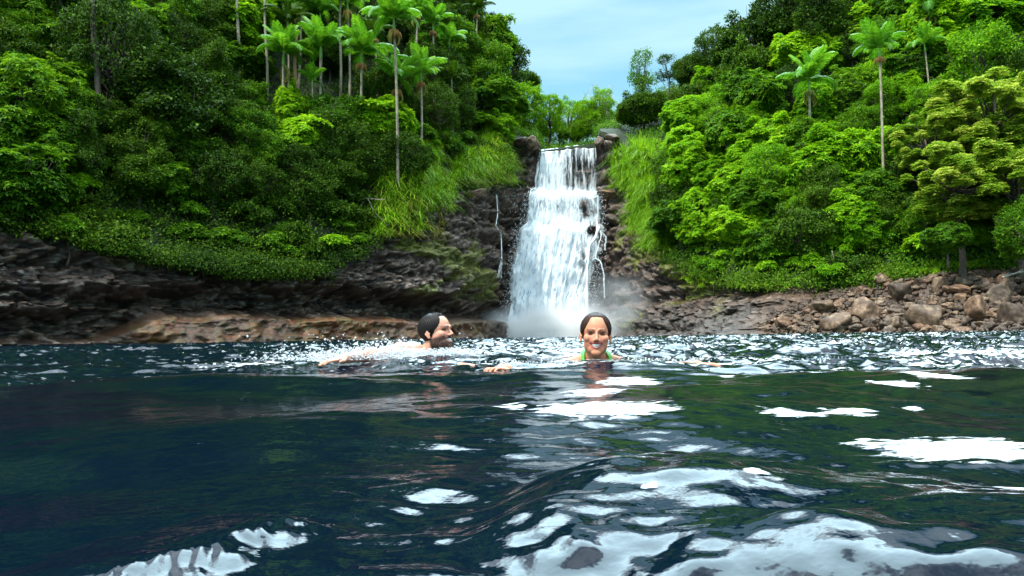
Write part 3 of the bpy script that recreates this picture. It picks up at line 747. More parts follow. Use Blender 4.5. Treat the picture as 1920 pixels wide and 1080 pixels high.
NAMES = dict(rosette='umbrella_leaf_tree', rosettemid='umbrella_leaf_tree', dense='broadleaf_tree', densemid='broadleaf_tree', soft='fine_leaf_tree', tier='tiered_tree', feather='slender_tree', shrub='shrub', brightshrub='shrub', bare='bare_tree')
def place(kind, px, py, rpx, label, cat='tree', group=None, var=None, rot=None, zs=1.0, lift=0.0, Yf=None):
    pr = PROTO[kind][rng.integers(len(PROTO[kind])) if var is None else var]
    base = surf(px, py + rpx * (pr['Hc'] / pr['R'] * zs + lift)) if Yf is None else at(px, py + rpx * 1.3, Yf)
    sc = rpx * base[1] / F / pr['R']
    c = at(px, py, base[1]); bz = c[2] - pr['Hc'] * sc * zs
    base = np.array([c[0], c[1], min(bz, base[2] + 0.8)])
    sz = (c[2] - base[2]) / pr['Hc'] if zs != 1.0 else sc
    e = empty(NAMES[kind], base, label, cat, group)
    e.rotation_euler = (0, 0, rng.uniform(0, 6.28) if rot is None else rot); e.scale = (sc * rng.uniform(.85, 1.25), sc * rng.uniform(.85, 1.2), sc * zs * rng.uniform(.9, 1.15))
    link('trunk', pr['trunk'], M[pr['bark']], e); link('crown', pr['crown'], M[pr['mat']], e)
    return e

# --- the trees one can pick out in the photograph
SOLO = [
 # left bank
 ('rosettemid', 50, 215, 82, 'big leafy green tree at the far left edge above the dark undergrowth'),
 ('rosettemid', 40, 330, 70, 'low leafy green tree nearest the cliff at the far left edge'),
 ('dense', 210, 120, 90, 'very dark broadleaf tree beside the thick pale trunk at upper left'),
 ('dense', 330, 190, 90, 'dark crown under the black branches left of the first palms'),
 ('rosette', 462, 45, 52, 'bright green crown at the top edge left of the palms'),
 ('rosettemid', 475, 118, 34, 'small fresh green crown just below the bright crown left of the palms'),
 ('rosette', 548, 205, 36, 'upper bright yellow-green crown below the leftmost palm'),
 ('rosette', 572, 262, 42, 'lower and larger bright yellow-green crown below the leftmost palm'),
 ('rosette', 720, 232, 46, 'round bright green crown wrapped round the tall slim palm trunks'),
 ('densemid', 630, 230, 52, 'olive green tree between the two bright crowns under the palms'),
 ('rosettemid', 795, 90, 30, 'small leafy green crown between the palms right of the tallest palm'),
 ('densemid', 868, 92, 46, 'dense mid green crown at the sky edge above the left cliff'),
 ('dense', 862, 25, 50, 'dark green crown at the top edge beside the sky'),
 ('densemid', 905, 150, 44, 'mid green tree below the dark palm silhouettes'),
 ('feather', 960, 110, 34, 'loose airy dark tree against the sky under the thin skyline palm'),
 ('dense', 975, 150, 26, 'small dark crown on the skyline right of the airy tree'),
 ('rosettemid', 930, 190, 46, 'leafy green tree above the left rim of the waterfall'),
 ('soft', 985, 200, 38, 'green crown stepping down the skyline to the waterfall gap'),
 ('rosette', 940, 238, 26, 'small bright yellow-green shrubby tree on the left rim rock'),
 # valley behind the fall
 ('soft', 1030, 222, 34, 'soft light green tree behind the left lip of the waterfall'),
 ('soft', 1068, 228, 30, 'soft light green tree right behind the waterfall lip'),
 ('soft', 1100, 222, 32, 'soft light green tree behind the right part of the waterfall lip'),
 ('bare', 1142, 216, 24, 'bare pale branching tree in the gap above the waterfall'),
 ('soft', 1014, 252, 20, 'low green bush right at the left end of the waterfall lip'),
 ('soft', 1048, 250, 20, 'low green bush on the left half of the waterfall lip'),
 ('rosettemid', 1084, 248, 22, 'leafy green bush on the right half of the waterfall lip'),
 ('densemid', 1118, 236, 24, 'darker green bush at the right end of the waterfall lip'),
 ('soft', 1128, 200, 22, 'flat topped green tree in front of the pale bare branches'),
 # right bank
 ('feather', 1205, 145, 30, 'slim dark tree standing leftmost on the right skyline'),
 ('feather', 1252, 135, 22, 'thin dark tree second on the right skyline'),
 ('dense', 1200, 205, 34, 'dark tree on the rim right of the waterfall'),
 ('dense', 1348, 118, 42, 'large dark crown at the sky edge right of the gap'),
 ('dense', 1418, 84, 54, 'largest dark crown on the right skyline'),
 ('dense', 1290, 130, 30, 'small dark crown low on the right skyline'),
 ('dense', 1475, 35, 58, 'dark crown reaching the top edge on the right'),
 ('feather', 1530, 15, 44, 'tall dark feathery tree cut by the top edge on the right'),
 ('dense', 1560, 50, 50, 'dark green tree behind the bright crowns at upper right'),
 ('rosette', 1492, 105, 40, 'left one of the twin bright crowns above the right palm'),
 ('rosette', 1556, 96, 34, 'right one of the twin bright crowns above the right palm'),
 ('rosette', 1318, 160, 30, 'small bright crown high on the slope under the dark skyline trees'),
 ('rosette', 1285, 222, 38, 'bright green crown above the grass right of the waterfall'),
 ('rosette', 1278, 268, 30, 'bright green crown nearest the waterfall on the right bank'),
 ('rosette', 1452, 272, 44, 'brightest yellow-green crown in the middle of the right bank'),
 ('rosettemid', 1370, 250, 50, 'mid green crown left of the brightest crown on the right bank'),
 ('rosette', 1300, 320, 44, 'leafy bright tree leaning out above the right grass slope'),
 ('rosette', 1385, 345, 42, 'bright leafy tree below the brightest crown'),
 ('rosette', 1378, 415, 40, 'low bright leafy tree over the dark right bank'),
 ('rosette', 1600, 300, 46, 'rounded bright green crown right of the palm trunk'),
 ('rosette', 1676, 270, 32, 'small bright crown beside the second palm trunk on the right'),
 ('rosettemid', 1640, 360, 50, 'fresh green crown low in the middle of the right bank'),
 ('densemid', 1545, 375, 48, 'olive vine-hung tree right of the bright middle crowns'),
 ('rosette', 1650, 45, 44, 'bright crown behind the second right palm at the top'),
 ('rosettemid', 1710, 130, 52, 'leafy mid green crown right of the second right palm'),
 ('rosette', 1830, 40, 74, 'large bright hazy crown in the upper right corner'),
 ('soft', 1840, 130, 84, 'wide bright green feathery crown above the tiered yellow-green tree'),
 ('soft', 1740, 205, 50, 'bright feathery crown left of the tiered yellow-green tree'),
 ('tier', 1850, 225, 92, 'large tiered yellow-green tree at the right edge, the upper one'),
 ('tier', 1795, 330, 88, 'large tiered yellow-green tree over the boulders, the lower one'),
 ('rosettemid', 1850, 432, 44, 'dark green leafy tree between the tiered trunks above the boulders'),
 ('densemid', 1925, 430, 50, 'mid green bushy tree at the right edge above the boulders'),
 ('rosettemid', 1775, 445, 34, 'low leafy tree left of the tiered trunk above the boulders'),
 ('tier', 1742, 262, 62, 'smaller tiered yellow-green tree standing left of the two large ones'),
 ('tier', 1900, 320, 80, 'tiered yellow-green tree cut off by the right edge of the picture'),
 ('olive' if False else 'densemid', 1740, 420, 38, 'small olive tree under the tiered trees'),
]
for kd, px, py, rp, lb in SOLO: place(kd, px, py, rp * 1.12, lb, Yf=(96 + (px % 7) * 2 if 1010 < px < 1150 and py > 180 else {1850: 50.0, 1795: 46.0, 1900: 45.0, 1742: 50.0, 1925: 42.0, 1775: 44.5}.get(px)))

# --- trees filling the forest behind and between
def canopy(px): return float(np.interp(px, [-900, 870, 900, 960, 1000, 1020, 1100, 1140, 1160, 1210, 1270, 1290, 1350, 1420, 1490, 2900], [-160, -160, 20, 110, 160, 195, 205, 195, 150, 130, 140, 118, 72, 25, -160, -160]))
def cliff_top(px): return float(np.interp(px, CU, CP[:, 0]))
used = [(s[1], s[2], s[3]) for s in SOLO]
FILL = {
 'dense': 'dark green broadleaf tree',
 'densemid': 'mid green broadleaf tree',
 'rosettemid': 'mid green large-leaved tree',
 'rosette': 'light green large-leaved tree',
 'soft': 'fine-leaved light green tree',
 'feather': 'slender dark tree'}
for py in range(-130, 500, 38):
    for px in range(-330, 2260, 43):
        x = px + rng.uniform(-22, 22); y = py + rng.uniform(-18, 18); r = rng.uniform(36, 58) * (1.25 if x < 250 or x > 1700 else 1.0)
        if x < 480: r *= 1.05
        if 980 < x < 1160 or (1140 < x < 1262 and y > 225): continue
        if y - r * 0.85 < canopy(x) or y > cliff_top(x) - (130 if x < 960 else 60): continue
        if any((x - a) ** 2 + (y - b_) ** 2 < (0.46 * (c + r)) ** 2 for a, b_, c in used if abs(x - a) < 150): continue
        if 485 < x < 860 and y < 240 and rng.random() < 0.6: continue
        u_ = rng.random()
        if x < 960: kd = 'dense' if u_ < 0.55 else 'densemid' if u_ < 0.85 else 'rosettemid'  # mostly dark-leaved trees on the left, deepening its shade by leaf colour
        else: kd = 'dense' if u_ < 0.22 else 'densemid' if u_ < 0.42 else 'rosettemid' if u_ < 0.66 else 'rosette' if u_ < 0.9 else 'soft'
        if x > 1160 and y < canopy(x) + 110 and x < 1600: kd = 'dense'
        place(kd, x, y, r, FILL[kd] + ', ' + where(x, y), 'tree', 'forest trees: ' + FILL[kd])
        used.append((x, y, r * 0.7))
# shrubs along the edge of the cliff and bank
SH = {'shrub': 'dark leafy shrub', 'brightshrub': 'bright green leafy shrub'}
for px in range(-250, 2200, 42):
    if 935 < px < 1170: continue
    ct = cliff_top(px)
    for q in range(4):
        x = px + rng.uniform(-20, 20); y = ct - rng.uniform(0, 150) * (1 if x < 960 else 0.8)
        if (690 < x < 960 and y > 300) or 1140 < x < 1255: continue
        if x > 1640 and y > ct - 30: continue
        kd = 'shrub' if (x < 960 and rng.random() < .85 or rng.random() < 0.5) else 'brightshrub'
        place(kd, x, y, rng.uniform(18, 38) * (1.3 if x < 300 or x > 1700 else 1), rng.choice(['small ', 'broad ', 'low ', 'tall ']) + SH[kd] + ', ' + where(x, y), 'shrub', 'shrubs: ' + SH[kd], lift=-0.2)

# --- leafy creepers covering the slopes (nobody could count them)
def undergrowth(name, u0, u1, n, mat, leaf, nl, kind_t0, tmax=2.2, tmin=-0.1, hang=0.25):
    acc = Acc()
    uu = rng.uniform(u0, u1, n)
    lev = rng.uniform(tmin, tmax, n)
    ok = fbm(uu / 45.0, lev * 6, 0, 410, 3) > -.42
    uu = uu[ok]; lev = lev[ok]; n = len(uu)
    Ps = []
    for a, l_ in zip(uu, lev):
        p, y = prof(a)
        if l_ < 0: Ps.append(at(a, p[0] - l_ * 100 * hang * 4, np.interp(p[0] - l_ * 100, [p[0], 700], [y[0], y[0] - 2]) - 0.5))
        else:
            k = min(int(l_), 2); s = l_ - k
            Ps.append(at(a, p[k] * (1 - s) + p[k + 1] * s, y[k] * (1 - s) + y[k + 1] * s))
    Ps = np.array(Ps)
    rr = rng.uniform(0.45, 1.2, n) * (1 + .7 * (rng.random(n) < .2))
    t0 = kind_t0 + 0.38 * fbm(Ps[:, 0] * 0.3, Ps[:, 1] * 0.3, Ps[:, 2] * 0.3, 400, 3) + rng.normal(0, 0.06, n)
    d = rdirs(n * nl, -0.3); d[:, 1] -= 0.45; d = unit(d)
    idx = np.repeat(np.arange(n), nl)
    P = Ps[idx] + d * (rr[idx] * rng.uniform(0.7, 1.1, n * nl))[:, None] * [1, 1, 0.85]
    D = unit(rng.normal(0, 1, P.shape) - [0, 0.2, 0.5]); Nn = unit(d + rng.normal(0, .4, P.shape) + [0, -0.1, .5])
    Ln = leaf * rng.uniform(.6, 1.3, len(P))
    leaves(acc, P, D, Nn, Ln, Ln * .6, np.clip(t0[idx] + rng.normal(0, .16, len(P)), 0, 1), 0.15)
    link(name, acc.mesh(name), M[mat], kind='stuff', label=name.replace('_', ' ') + ' covering the bank', category='undergrowth')
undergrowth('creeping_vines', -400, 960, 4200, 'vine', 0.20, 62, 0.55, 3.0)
undergrowth('hanging_vines', 150, 700, 420, 'vine', 0.16, 60, 0.42, 0.02, -0.22)
undergrowth('ground_cover', 1235, 2250, 2900, 'mid', 0.20, 60, 0.42, 3.0)
undergrowth('rim_leaves', 955, 1245, 620, 'mid', 0.2, 70, 0.5, 3.0, 1.1)
undergrowth('low_bank_leaves', 1230, 1700, 240, 'olive', 0.17, 60, 0.5, 0.03, -0.22)

# --- grass
def tussocks(name, boxes, mat, n, Lb, label):
    acc = Acc(); tot = sum(b_[4] for b_ in boxes)
    for (x0, y0, x1, y1, w) in boxes:
        for q in range(int(n * w / tot)):
            px, py = rng.uniform(x0, x1), rng.uniform(y0, y1)
            p = surf(px, py); p = at(px, py, p[1] - 0.5); nb = 46
            az = rng.uniform(0, 6.28, nb); lean = rng.uniform(0.15, 1.0, nb)
            Lr = Lb * rng.uniform(.55, 1.2, nb) * rng.uniform(.7, 1.2); tt_ = np.linspace(0, 1, 6)
            hx = np.cos(az) * lean; hy = np.sin(az) * lean * 0.8 - 0.25
            # arc: rises then bends over and hangs
            H_ = Lr[:, None] * (tt_ * (1.0 - 0.3 * lean[:, None]) - 1.15 * lean[:, None] * tt_ ** 2.2)
            Rr = Lr[:, None] * (0.25 * tt_ + 0.75 * tt_ ** 1.5)
            c = np.stack([p[0] + rng.normal(0, .12, nb)[:, None] + hx[:, None] * Rr, p[1] + hy[:, None] * Rr, p[2] + H_], -1)
            wv = 0.036 * (1 - tt_ ** 2 * 0.9); side = np.stack([-np.sin(az), np.cos(az) * 0.6, np.zeros(nb)], 1); side[:, 0] = np.where(np.abs(side[:, 0]) < .5, .6, side[:, 0])
            V = np.stack([c - side[:, None] * wv[None, :, None], c + side[:, None] * wv[None, :, None]], 2).reshape(-1, 3)
            i = np.arange(nb)[:, None, None] * 12 + np.arange(5)[None, :, None] * 2
            acc.add(V, (i + np.array([0, 1, 3, 2])).reshape(-1, 4), np.repeat(np.clip(rng.normal(.45, .2, nb), 0, 1), 12))
    link(name, acc.mesh(name), M[mat], kind='stuff', label=label, category='grass')
tussocks('grass', [(705, 300, 760, 420, 3), (740, 275, 830, 340, 3), (770, 330, 850, 400, 3.5), (850, 290, 965, 345, 5.5), (700, 400, 790, 440, 1.2), (905, 250, 950, 300, 1)], 'grass', 300, 1.8, 'long bright green grass hanging over the ledges left of the waterfall')
tussocks('reed_grass', [(1150, 290, 1215, 360, 3), (1180, 340, 1240, 440, 4.5), (1205, 420, 1255, 470, 1.4), (1165, 270, 1235, 300, 1)], 'grass', 240, 2.0, 'long bright green grass running down the slope right of the waterfall')
tussocks('dry_grass', [(735, 380, 830, 450, 3), (860, 320, 960, 350, 2), (700, 330, 760, 400, 1), (1185, 420, 1230, 470, 1), (900, 200, 950, 260, .8)], 'drygrass', 60, 1.5, 'straw coloured dry grass hanging between the green tufts')
tussocks('ledge_grass', [(1645, 508, 1760, 512, 1), (1740, 495, 1850, 500, 1.5), (1280, 500, 1480, 540, 1.2), (1290,455,1400,500,1)], 'grass', 150, 0.55, 'low bright green grass on the ledge above the boulders')

# ------------------------------------------------------------------ palms
def frond_mesh(seed, L_=2.6, arch=0.9, tint=0.5):
    r = np.random.default_rng(seed); acc = Acc(); k = np.linspace(0, 1, 12)
    # local: grows along +X, arches up then down
    ang0 = 0.85; a = ang0 - arch * 1.6 * k ** 1.4; st = L_ / 11
    x = np.concatenate([[0], np.cumsum(np.cos(a[:-1]) * st)]); z = np.concatenate([[0], np.cumsum(np.sin(a[:-1]) * st)])
    rach = np.stack([x, 0.06 * np.sin(k * 3 + seed), z], 1)
    tube(acc, rach, np.linspace(0.035, 0.008, 12), 5, 0.75)
    n = 44; s = np.linspace(0.10, 0.99, n)
    P = np.stack([np.interp(s, k, rach[:, i]) for i in range(3)], 1); T = unit(np.stack([np.interp(s, k, np.gradient(rach[:, i])) for i in range(3)], 1))
    up = unit(np.cross(T, np.array([0, 1.0, 0]))) * -1; up[:, 2] = np.abs(up[:, 2]); 
    ll = 0.86 * np.sin(np.clip(0.28 + s * 2.6, 0, math.pi)) ** 0.6 * L_ / 2.6
    for sg in (-1, 1):
        D = unit(T * (0.55 + 0.6 * s[:, None]) + np.array([0, sg * 1.0, 0]) - np.array([0, 0, 0.12]) + r.normal(0, .05, (n, 3)))
        m1_ = P + D * (ll * .5)[:, None]; e = m1_ + unit(D - [0, 0, 0.75]) * (ll * .5)[:, None]
        W = unit(T) * 0.038
        V = np.stack([P - W * .6, P + W * .6, m1_ + W * 1.25, m1_ - W * 1.25, e], 1).reshape(-1, 3)
        b_ = np.arange(n)[:, None] * 5; ti = np.repeat(np.clip(tint + r.normal(0, .13, n), 0, 1), 5)
        acc.add(V, b_ + [0, 1, 2, 3], ti); acc.F.setdefault(3, []).append(b_ + [3, 2, 4] + acc.n - len(V))
    return acc.mesh('frond')
FR_UP = [frond_mesh(i, 2.5, 0.55, 0.62) for i in range(3)]
FR_MID = [frond_mesh(10 + i, 2.7, 0.85, 0.5) for i in range(3)]
FR_LOW = [frond_mesh(20 + i, 2.5, 1.25, 0.42) for i in range(2)]
def shaft_mesh():
    acc = Acc(); z = np.linspace(0, 1, 8); tube(acc, np.stack([z * 0, z * 0, z * 1.05 - 0.95], 1), np.interp(z, [0, .2, 1], [.10, .12, .05]), 9); return acc.mesh('crownshaft', True)
def ptrunk_mesh():
    acc = Acc(); z = np.linspace(0, 1, 30); tube(acc, np.stack([0.10 * np.sin(z * 2.4), 0.05 * np.sin(z * 3.1), z], 1), 0.085 + 0.035 * (1 - z) ** 3 + 0.005 * np.sin(z * 150), 9); return acc.mesh('trunk', True)
def infl_mesh(seed):
    r = np.random.default_rng(seed); acc = Acc()
    for q in range(150):
        a = r.uniform(0, 6.28); s = r.uniform(.3, 1.0); k = np.linspace(0, 1, 5)
        rr = 0.42 * s * np.sin(k * 1.7) ; z = 0.16 * np.sin(k * 2.6) - 0.62 * k ** 2.2 * s
        tube(acc, np.stack([np.cos(a) * (rr + .06), np.sin(a) * (rr + .06), z], 1), 0.014, 3, r.uniform(.2, .9))
    return acc.mesh('flower_cluster')
SHAFT, PTRUNK, INFL = shaft_mesh(), ptrunk_mesh(), [infl_mesh(1), infl_mesh(2)]
def palm(px, py, pyb, span, label, nf=14, infl=0, ypx=None, tilt=0.0, dark=False, group='slender palms on the banks'):
    b_ = at(px, pyb, surf(px, pyb)[1] - 2.2)
    Y = b_[1]; t_ = at(px, py, Y); h = t_[2] - b_[2]; sc = span * 1.0 * Y / F / 4.4
    e = empty('palm_tree', b_, label, 'palm tree', group)
    tr = link('trunk', PTRUNK, M['barkpalm'], e); hh = h - 0.85 * sc
    tr.scale = (sc * 1.1, sc * 1.1, hh + 1.6); tr.location = (0, 0, -1.6)
    tx, ty_ = 0.10 * math.sin(2.4) * sc * 1.1, 0.05 * math.sin(3.1) * sc
    s_ = link('crownshaft', SHAFT, M['shaft'], e); s_.location = (tx, ty_, h); s_.scale = (sc,) * 3
    a0 = rng.uniform(0, 6.28); e.rotation_euler = (rng.uniform(-.05, .05), rng.uniform(-.05, .05), 0)
    for q in range(nf):
        lvl = q / nf
        me_ = FR_UP[q % 3] if lvl < .36 else FR_MID[q % 3] if lvl < .78 else FR_LOW[q % 2]
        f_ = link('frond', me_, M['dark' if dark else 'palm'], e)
        f_.location = (tx, ty_, h); f_.scale = (sc * rng.uniform(.75, 1.15),) * 3
        f_.rotation_euler = (rng.uniform(-.25, .25), (-0.62 if lvl < .36 else -0.08 if lvl < .78 else 0.35) + rng.uniform(-.28, .28), a0 + q * 2.4 + rng.uniform(-.2, .2))
    if nf > 11 and rng.random() < .7:
        for q in range(2):
            f_ = link('frond', FR_LOW[q], M['drygrass'], e); f_.location = (tx, ty_, h - .8 * sc); f_.scale = (sc * .62, sc * .4, sc * .62)
            f_.rotation_euler = (rng.uniform(-.3, .3), 1.35 + rng.uniform(-.1, .3), a0 + q * 2.0)
    if infl:
        for q in range(infl if infl < 3 else 1):
            i_ = link('flower_cluster', INFL[q], M['flowergreen' if infl == 3 else 'flower'], e)
            i_.location = (tx + 0.12 * q, ty_, h - (0.95 + 0.15 * q) * sc); i_.scale = (sc,) * 3
    return e
PALMS = [
 (526, 100, 212, 118, 'leftmost of the bright palms, its trunk ending in the bright yellow-green crowns', 14, 0),
 (597, 88, 225, 112, 'second bright palm from the left, with a slim pale trunk and one orange frond', 14, 0),
 (672, 100, 262, 108, 'third bright palm from the left with a small orange flower tuft under its crown', 14, 1),
 (745, 40, 312, 112, 'tallest bright palm with two orange flower clusters and the longest trunk', 16, 2),
 (540, 40, 170, 84, 'shaded palm behind and above the leftmost bright palm', 11, 0),
 (775, 12, 170, 84, 'palm at the top edge just right of the tallest palm', 12, 1),
 (838, 78, 190, 66, 'slim palm half hidden left of the mid green skyline crown', 10, 0),
 (585, 150, 230, 60, 'young low palm between the first two palm trunks', 9, 0),
 (1745, 80, 200, 70, 'small palm under the palm at the top edge on the right', 10, 0),
 (742, 150, 268, 104, 'palm with a low crown crossed by the tallest palm trunk', 12, 1),
 (789, 138, 275, 92, 'palm right of the tallest one with an orange tuft and a trunk reaching the shrubs', 12, 1),
 (812, 42, 190, 80, 'palm with a half hidden crown near the top, right of the tallest palm', 12, 1),
 (848, 148, 235, 62, 'small shaded palm nearest the cliff rim on the left bank', 10, 0),
 (600, 18, 150, 100, 'palm behind the second bright palm, its crown near the top edge', 12, 0),
 (560, 8, 140, 90, 'palm crown cut by the top edge left of the other palms', 12, 0),
 (655, 5, 165, 90, 'palm at the top edge with an orange cluster hanging at the right', 12, 1),
 (706, 60, 200, 70, 'shaded palm standing just left of the tallest palm', 10, 1),
 (890, 18, 160, 62, 'dark palm silhouette at the top edge by the sky', 12, 1),
 (898, 92, 170, 66, 'dark low palm against the sky under the silhouette palm', 12, 0),
 (930, 55, 150, 50, 'thin lone palm rising above the skyline left of the gap', 13, 0),
 (1518, 152, 292, 104, 'palm on the right bank with a swollen green bud below its crown', 14, 3),
 (1656, 84, 345, 100, 'taller palm on the right bank with an orange tuft and a long shaded trunk', 14, 1),
 (1742, 12, 150, 96, 'palm at the top edge on the right, its crown half hidden in bright leaves', 12, 0),
]
for i, p_ in enumerate(PALMS): palm(*p_[:5], nf=p_[5], infl=p_[6], dark=('silhouette' in p_[4] or 'against the sky' in p_[4] or 'thin lone' in p_[4] or 'shaded' in p_[4] and i % 2 == 0))  # silhouetted and some shaded palms get darker fronds: shade put into leaf colour

# --- single standing trunks seen between the leaves
def bole(px0, py0, px1, py1, w, mat, label, dy=2.0):
    dy = 1.6 if dy > 3.2 or mat == 'barkorange' else 0.2
    b_ = surf(px1, py1); b_ = at(px1, py1, b_[1] - dy); t_ = at(px0, py0, b_[1]); acc = Acc(); k = np.linspace(-0.15, 1, 14)[:, None]
    pts = (t_ - b_) * k + 0.08 * np.stack([np.sin(k[:, 0] * 7), np.cos(k[:, 0] * 5), 0 * k[:, 0]], 1)
    r_ = w * b_[1] / F / 2; tube(acc, pts, np.linspace(r_ * 1.15, r_ * .8, 14), 10, 0.5, 0.04)
    # a few short side limbs
    for q in range(0):
        s = rng.uniform(.55, .95); p0 = (t_ - b_) * s; d = rdirs(1, .1)[0]
        tube(acc, np.array([p0, p0 + d * .8, p0 + d * 1.6 + [0, 0, .5]]), np.array([r_ * .4, r_ * .28, r_ * .12]), 6)
    o = link('tree_trunk', acc.mesh('tree_trunk', True), M[mat], label=label, category='tree trunk'); o.location = b_
bole(110, -150, 108, 75, 12, 'barkpale', 'thick pale grey trunk at the top left corner', 3.5)
bole(375, -150, 374, 60, 11, 'barkorange', 'orange-brown trunk at the top edge left of the palms', 3.5)
bole(16, -120, 20, 100, 7, 'bark', 'dark thin trunk at the far left of the top edge', 3)
bole(176, -60, 182, 230, 11, 'bark', 'dark mossy trunk standing right of the pale one', 3.5)
bole(447, -80, 446, 160, 6, 'barkpalm', 'slim brown trunk just left of the palm grove', 3)
bole(498, -60, 500, 190, 5, 'barkpalm', 'slim grey trunk left of the leftmost palm', 3)
bole(556, 60, 553, 215, 7, 'barkorange', 'reddish trunk between the first two palms', 2)
bole(640, -40, 637, 190, 5, 'barkpalm', 'thin upright stem between the second and third palm', 2)
bole(678, 60, 680, 240, 4, 'barkpalm', 'very thin stem right beside the third palm', 2)
place('shrub', 112, 92, 34, 'dark leafy bush hiding the foot of the thick pale trunk', 'shrub', Yf=float(surf(108, 75)[1]) - 2.4)
place('shrub', 376, 60, 26, 'dark leafy bush hiding the foot of the orange-brown trunk', 'shrub', Yf=float(surf(374, 60)[1]) - 2.4)
# fallen branches over the undergrowth
def branch(pts, w, mat, label, dy=1.5):
    acc = Acc(); Ym = np.mean([surf(a, b_)[1] for a, b_ in pts]) - dy; P_ = np.array([at(a, b_, Ym + rng.normal(0, .1)) for a, b_ in pts])
    k = np.linspace(0, 1, len(P_)); q = np.linspace(0, 1, 16); C_ = np.stack([np.interp(q, k, P_[:, i]) for i in range(3)], 1)
    r_ = w * C_[0, 1] / F / 2; tube(acc, C_, np.linspace(r_, r_ * .4, 16), 6, .5, .1)
    for _ in range(3):
        j = rng.integers(5, 14); d = rdirs(1, -.2)[0]; tube(acc, np.array([C_[j], C_[j] + d * .5, C_[j] + d * .9 - [0, 0, .2]]), np.array([r_ * .5, r_ * .3, r_ * .1]), 5)
    link('fallen_branch', acc.mesh('fallen_branch', True), M[mat], label=label, category='branch')
branch([(650, 360), (672, 370), (700, 374), (722, 374)], 3.2, 'barkpalm', 'pale fallen branch poking out of the undergrowth left of the grass')
branch([(690, 372), (700, 395), (716, 412), (728, 424)], 2, 'barkpalm', 'pale forked twig hanging below the fallen branch')
branch([(120, 148), (132, 165), (150, 182)], 10, 'barkorange', 'broken orange-brown stump leaning on the dark slope at left')
branch([(1560, 470), (1566, 500), (1573, 528)], 2, 'barkpalm', 'thin pale stick leaning on the right bank')
branch([(1880, 520), (1905, 512), (1935, 506)], 5, 'barkpale', 'grey driftwood branch on the boulders at the right edge', 2.5)

# ------------------------------------------------------------------ boulders on the right shore
def boulder_mesh(seed, npl=14, rough=0.11, sub=None):
    r = np.random.default_rng(seed); V = IV.copy(); n = unit(r.normal(0, 1, (npl, 3))); d = r.uniform(.62, .95, npl)
    c = V @ n.T; R_ = np.min(np.where(c > .08, d / np.maximum(c, .08), 9), axis=1); R_ = np.minimum(R_, 1.25)
    # soften the edges
    R2 = -np.log(np.sum(np.exp(-np.where(c > .08, d / np.maximum(c, .08), 9) * 34), axis=1)) / 34
    R_ = np.minimum(R2, 1.2) + rough * fbm(V[:, 0] * 3 + seed, V[:, 1] * 3, V[:, 2] * 3, seed, 4) + .02 * fbm(V[:, 0] * 12, V[:, 1] * 12, V[:, 2] * 12, seed, 2)
    V = V * R_[:, None] * r.uniform([1, .8, .6], [1.25, 1.1, .85])
    return mesh_np('boulder', V, IF, False)
BOUL = [boulder_mesh(500 + i, 12 + i % 6) for i in range(9)]
m, t, b = new_mat('boulder_stone')
tco = t.nodes.new('ShaderNodeTexCoord'); oi = t.nodes.new('ShaderNodeObjectInfo')
nn = t.nodes.new('ShaderNodeTexNoise'); nn.inputs['Scale'].default_value = 2.2; nn.inputs['Detail'].default_value = 9; nn.inputs['Roughness'].default_value = 0.65
adv = t.nodes.new('ShaderNodeVectorMath'); adv.operation = 'ADD'; t.links.new(tco.outputs['Object'], adv.inputs[0])
cmb = t.nodes.new('ShaderNodeCombineXYZ'); sc_ = t.nodes.new('ShaderNodeMath'); sc_.operation = 'MULTIPLY'; sc_.inputs[1].default_value = 50; t.links.new(oi.outputs['Random'], sc_.inputs[0]); t.links.new(sc_.outputs[0], cmb.inputs[0]); t.links.new(cmb.outputs[0], adv.inputs[1])
t.links.new(adv.outputs[0], nn.inputs['Vector'])
rr = ramp(t, [(0.3, (0.030, 0.018, 0.011)), (0.5, (0.105, 0.070, 0.045)), (0.70, (0.28, 0.21, 0.145))]); t.links.new(nn.outputs['Fac'], rr.inputs[0])
hr = ramp(t, [(0.0, (0.45, 0.40, 0.36)), (0.35, (0.80, 0.80, 0.80)), (0.6, (1.1, 1.0, 0.85)), (0.8, (1.0, 0.74, 0.58)), (1.0, (1.25, 1.25, 1.2))]); t.links.new(oi.outputs['Random'], hr.inputs[0])
mm = t.nodes.new('ShaderNodeMixRGB'); mm.blend_type = 'MULTIPLY'; mm.inputs[0].default_value = 1; t.links.new(rr.outputs[0], mm.inputs[1]); t.links.new(hr.outputs[0], mm.inputs[2])
t.links.new(mm.outputs[0], b.inputs['Base Color']); b.inputs['Roughness'].default_value = .7
bp = t.nodes.new('ShaderNodeBump'); bp.inputs['Strength'].default_value = .6; bp.inputs['Distance'].default_value = .06; t.links.new(nn.outputs['Fac'], bp.inputs['Height']); t.links.new(bp.outputs[0], b.inputs['Normal'])
M['boulder'] = m
def boulder(px, py, wpx, hpx, label, group=None, var=None, sink=0.0):
    p = surf(px, py + hpx * .3); Y = p[1] - 0.35; c = at(px, py, Y); w = wpx * Y / F / 2; h = hpx * Y / F / 2
    o = link('boulder', BOUL[rng.integers(9) if var is None else var], M['boulder'], label=label, category='boulder')
    if group: o['group'] = group
    o.location = c; o.scale = (w * .95, w * .85, h * 1.5); o.rotation_euler = (rng.uniform(-.3, .3), rng.uniform(-.3, .3), rng.uniform(0, 6.28))
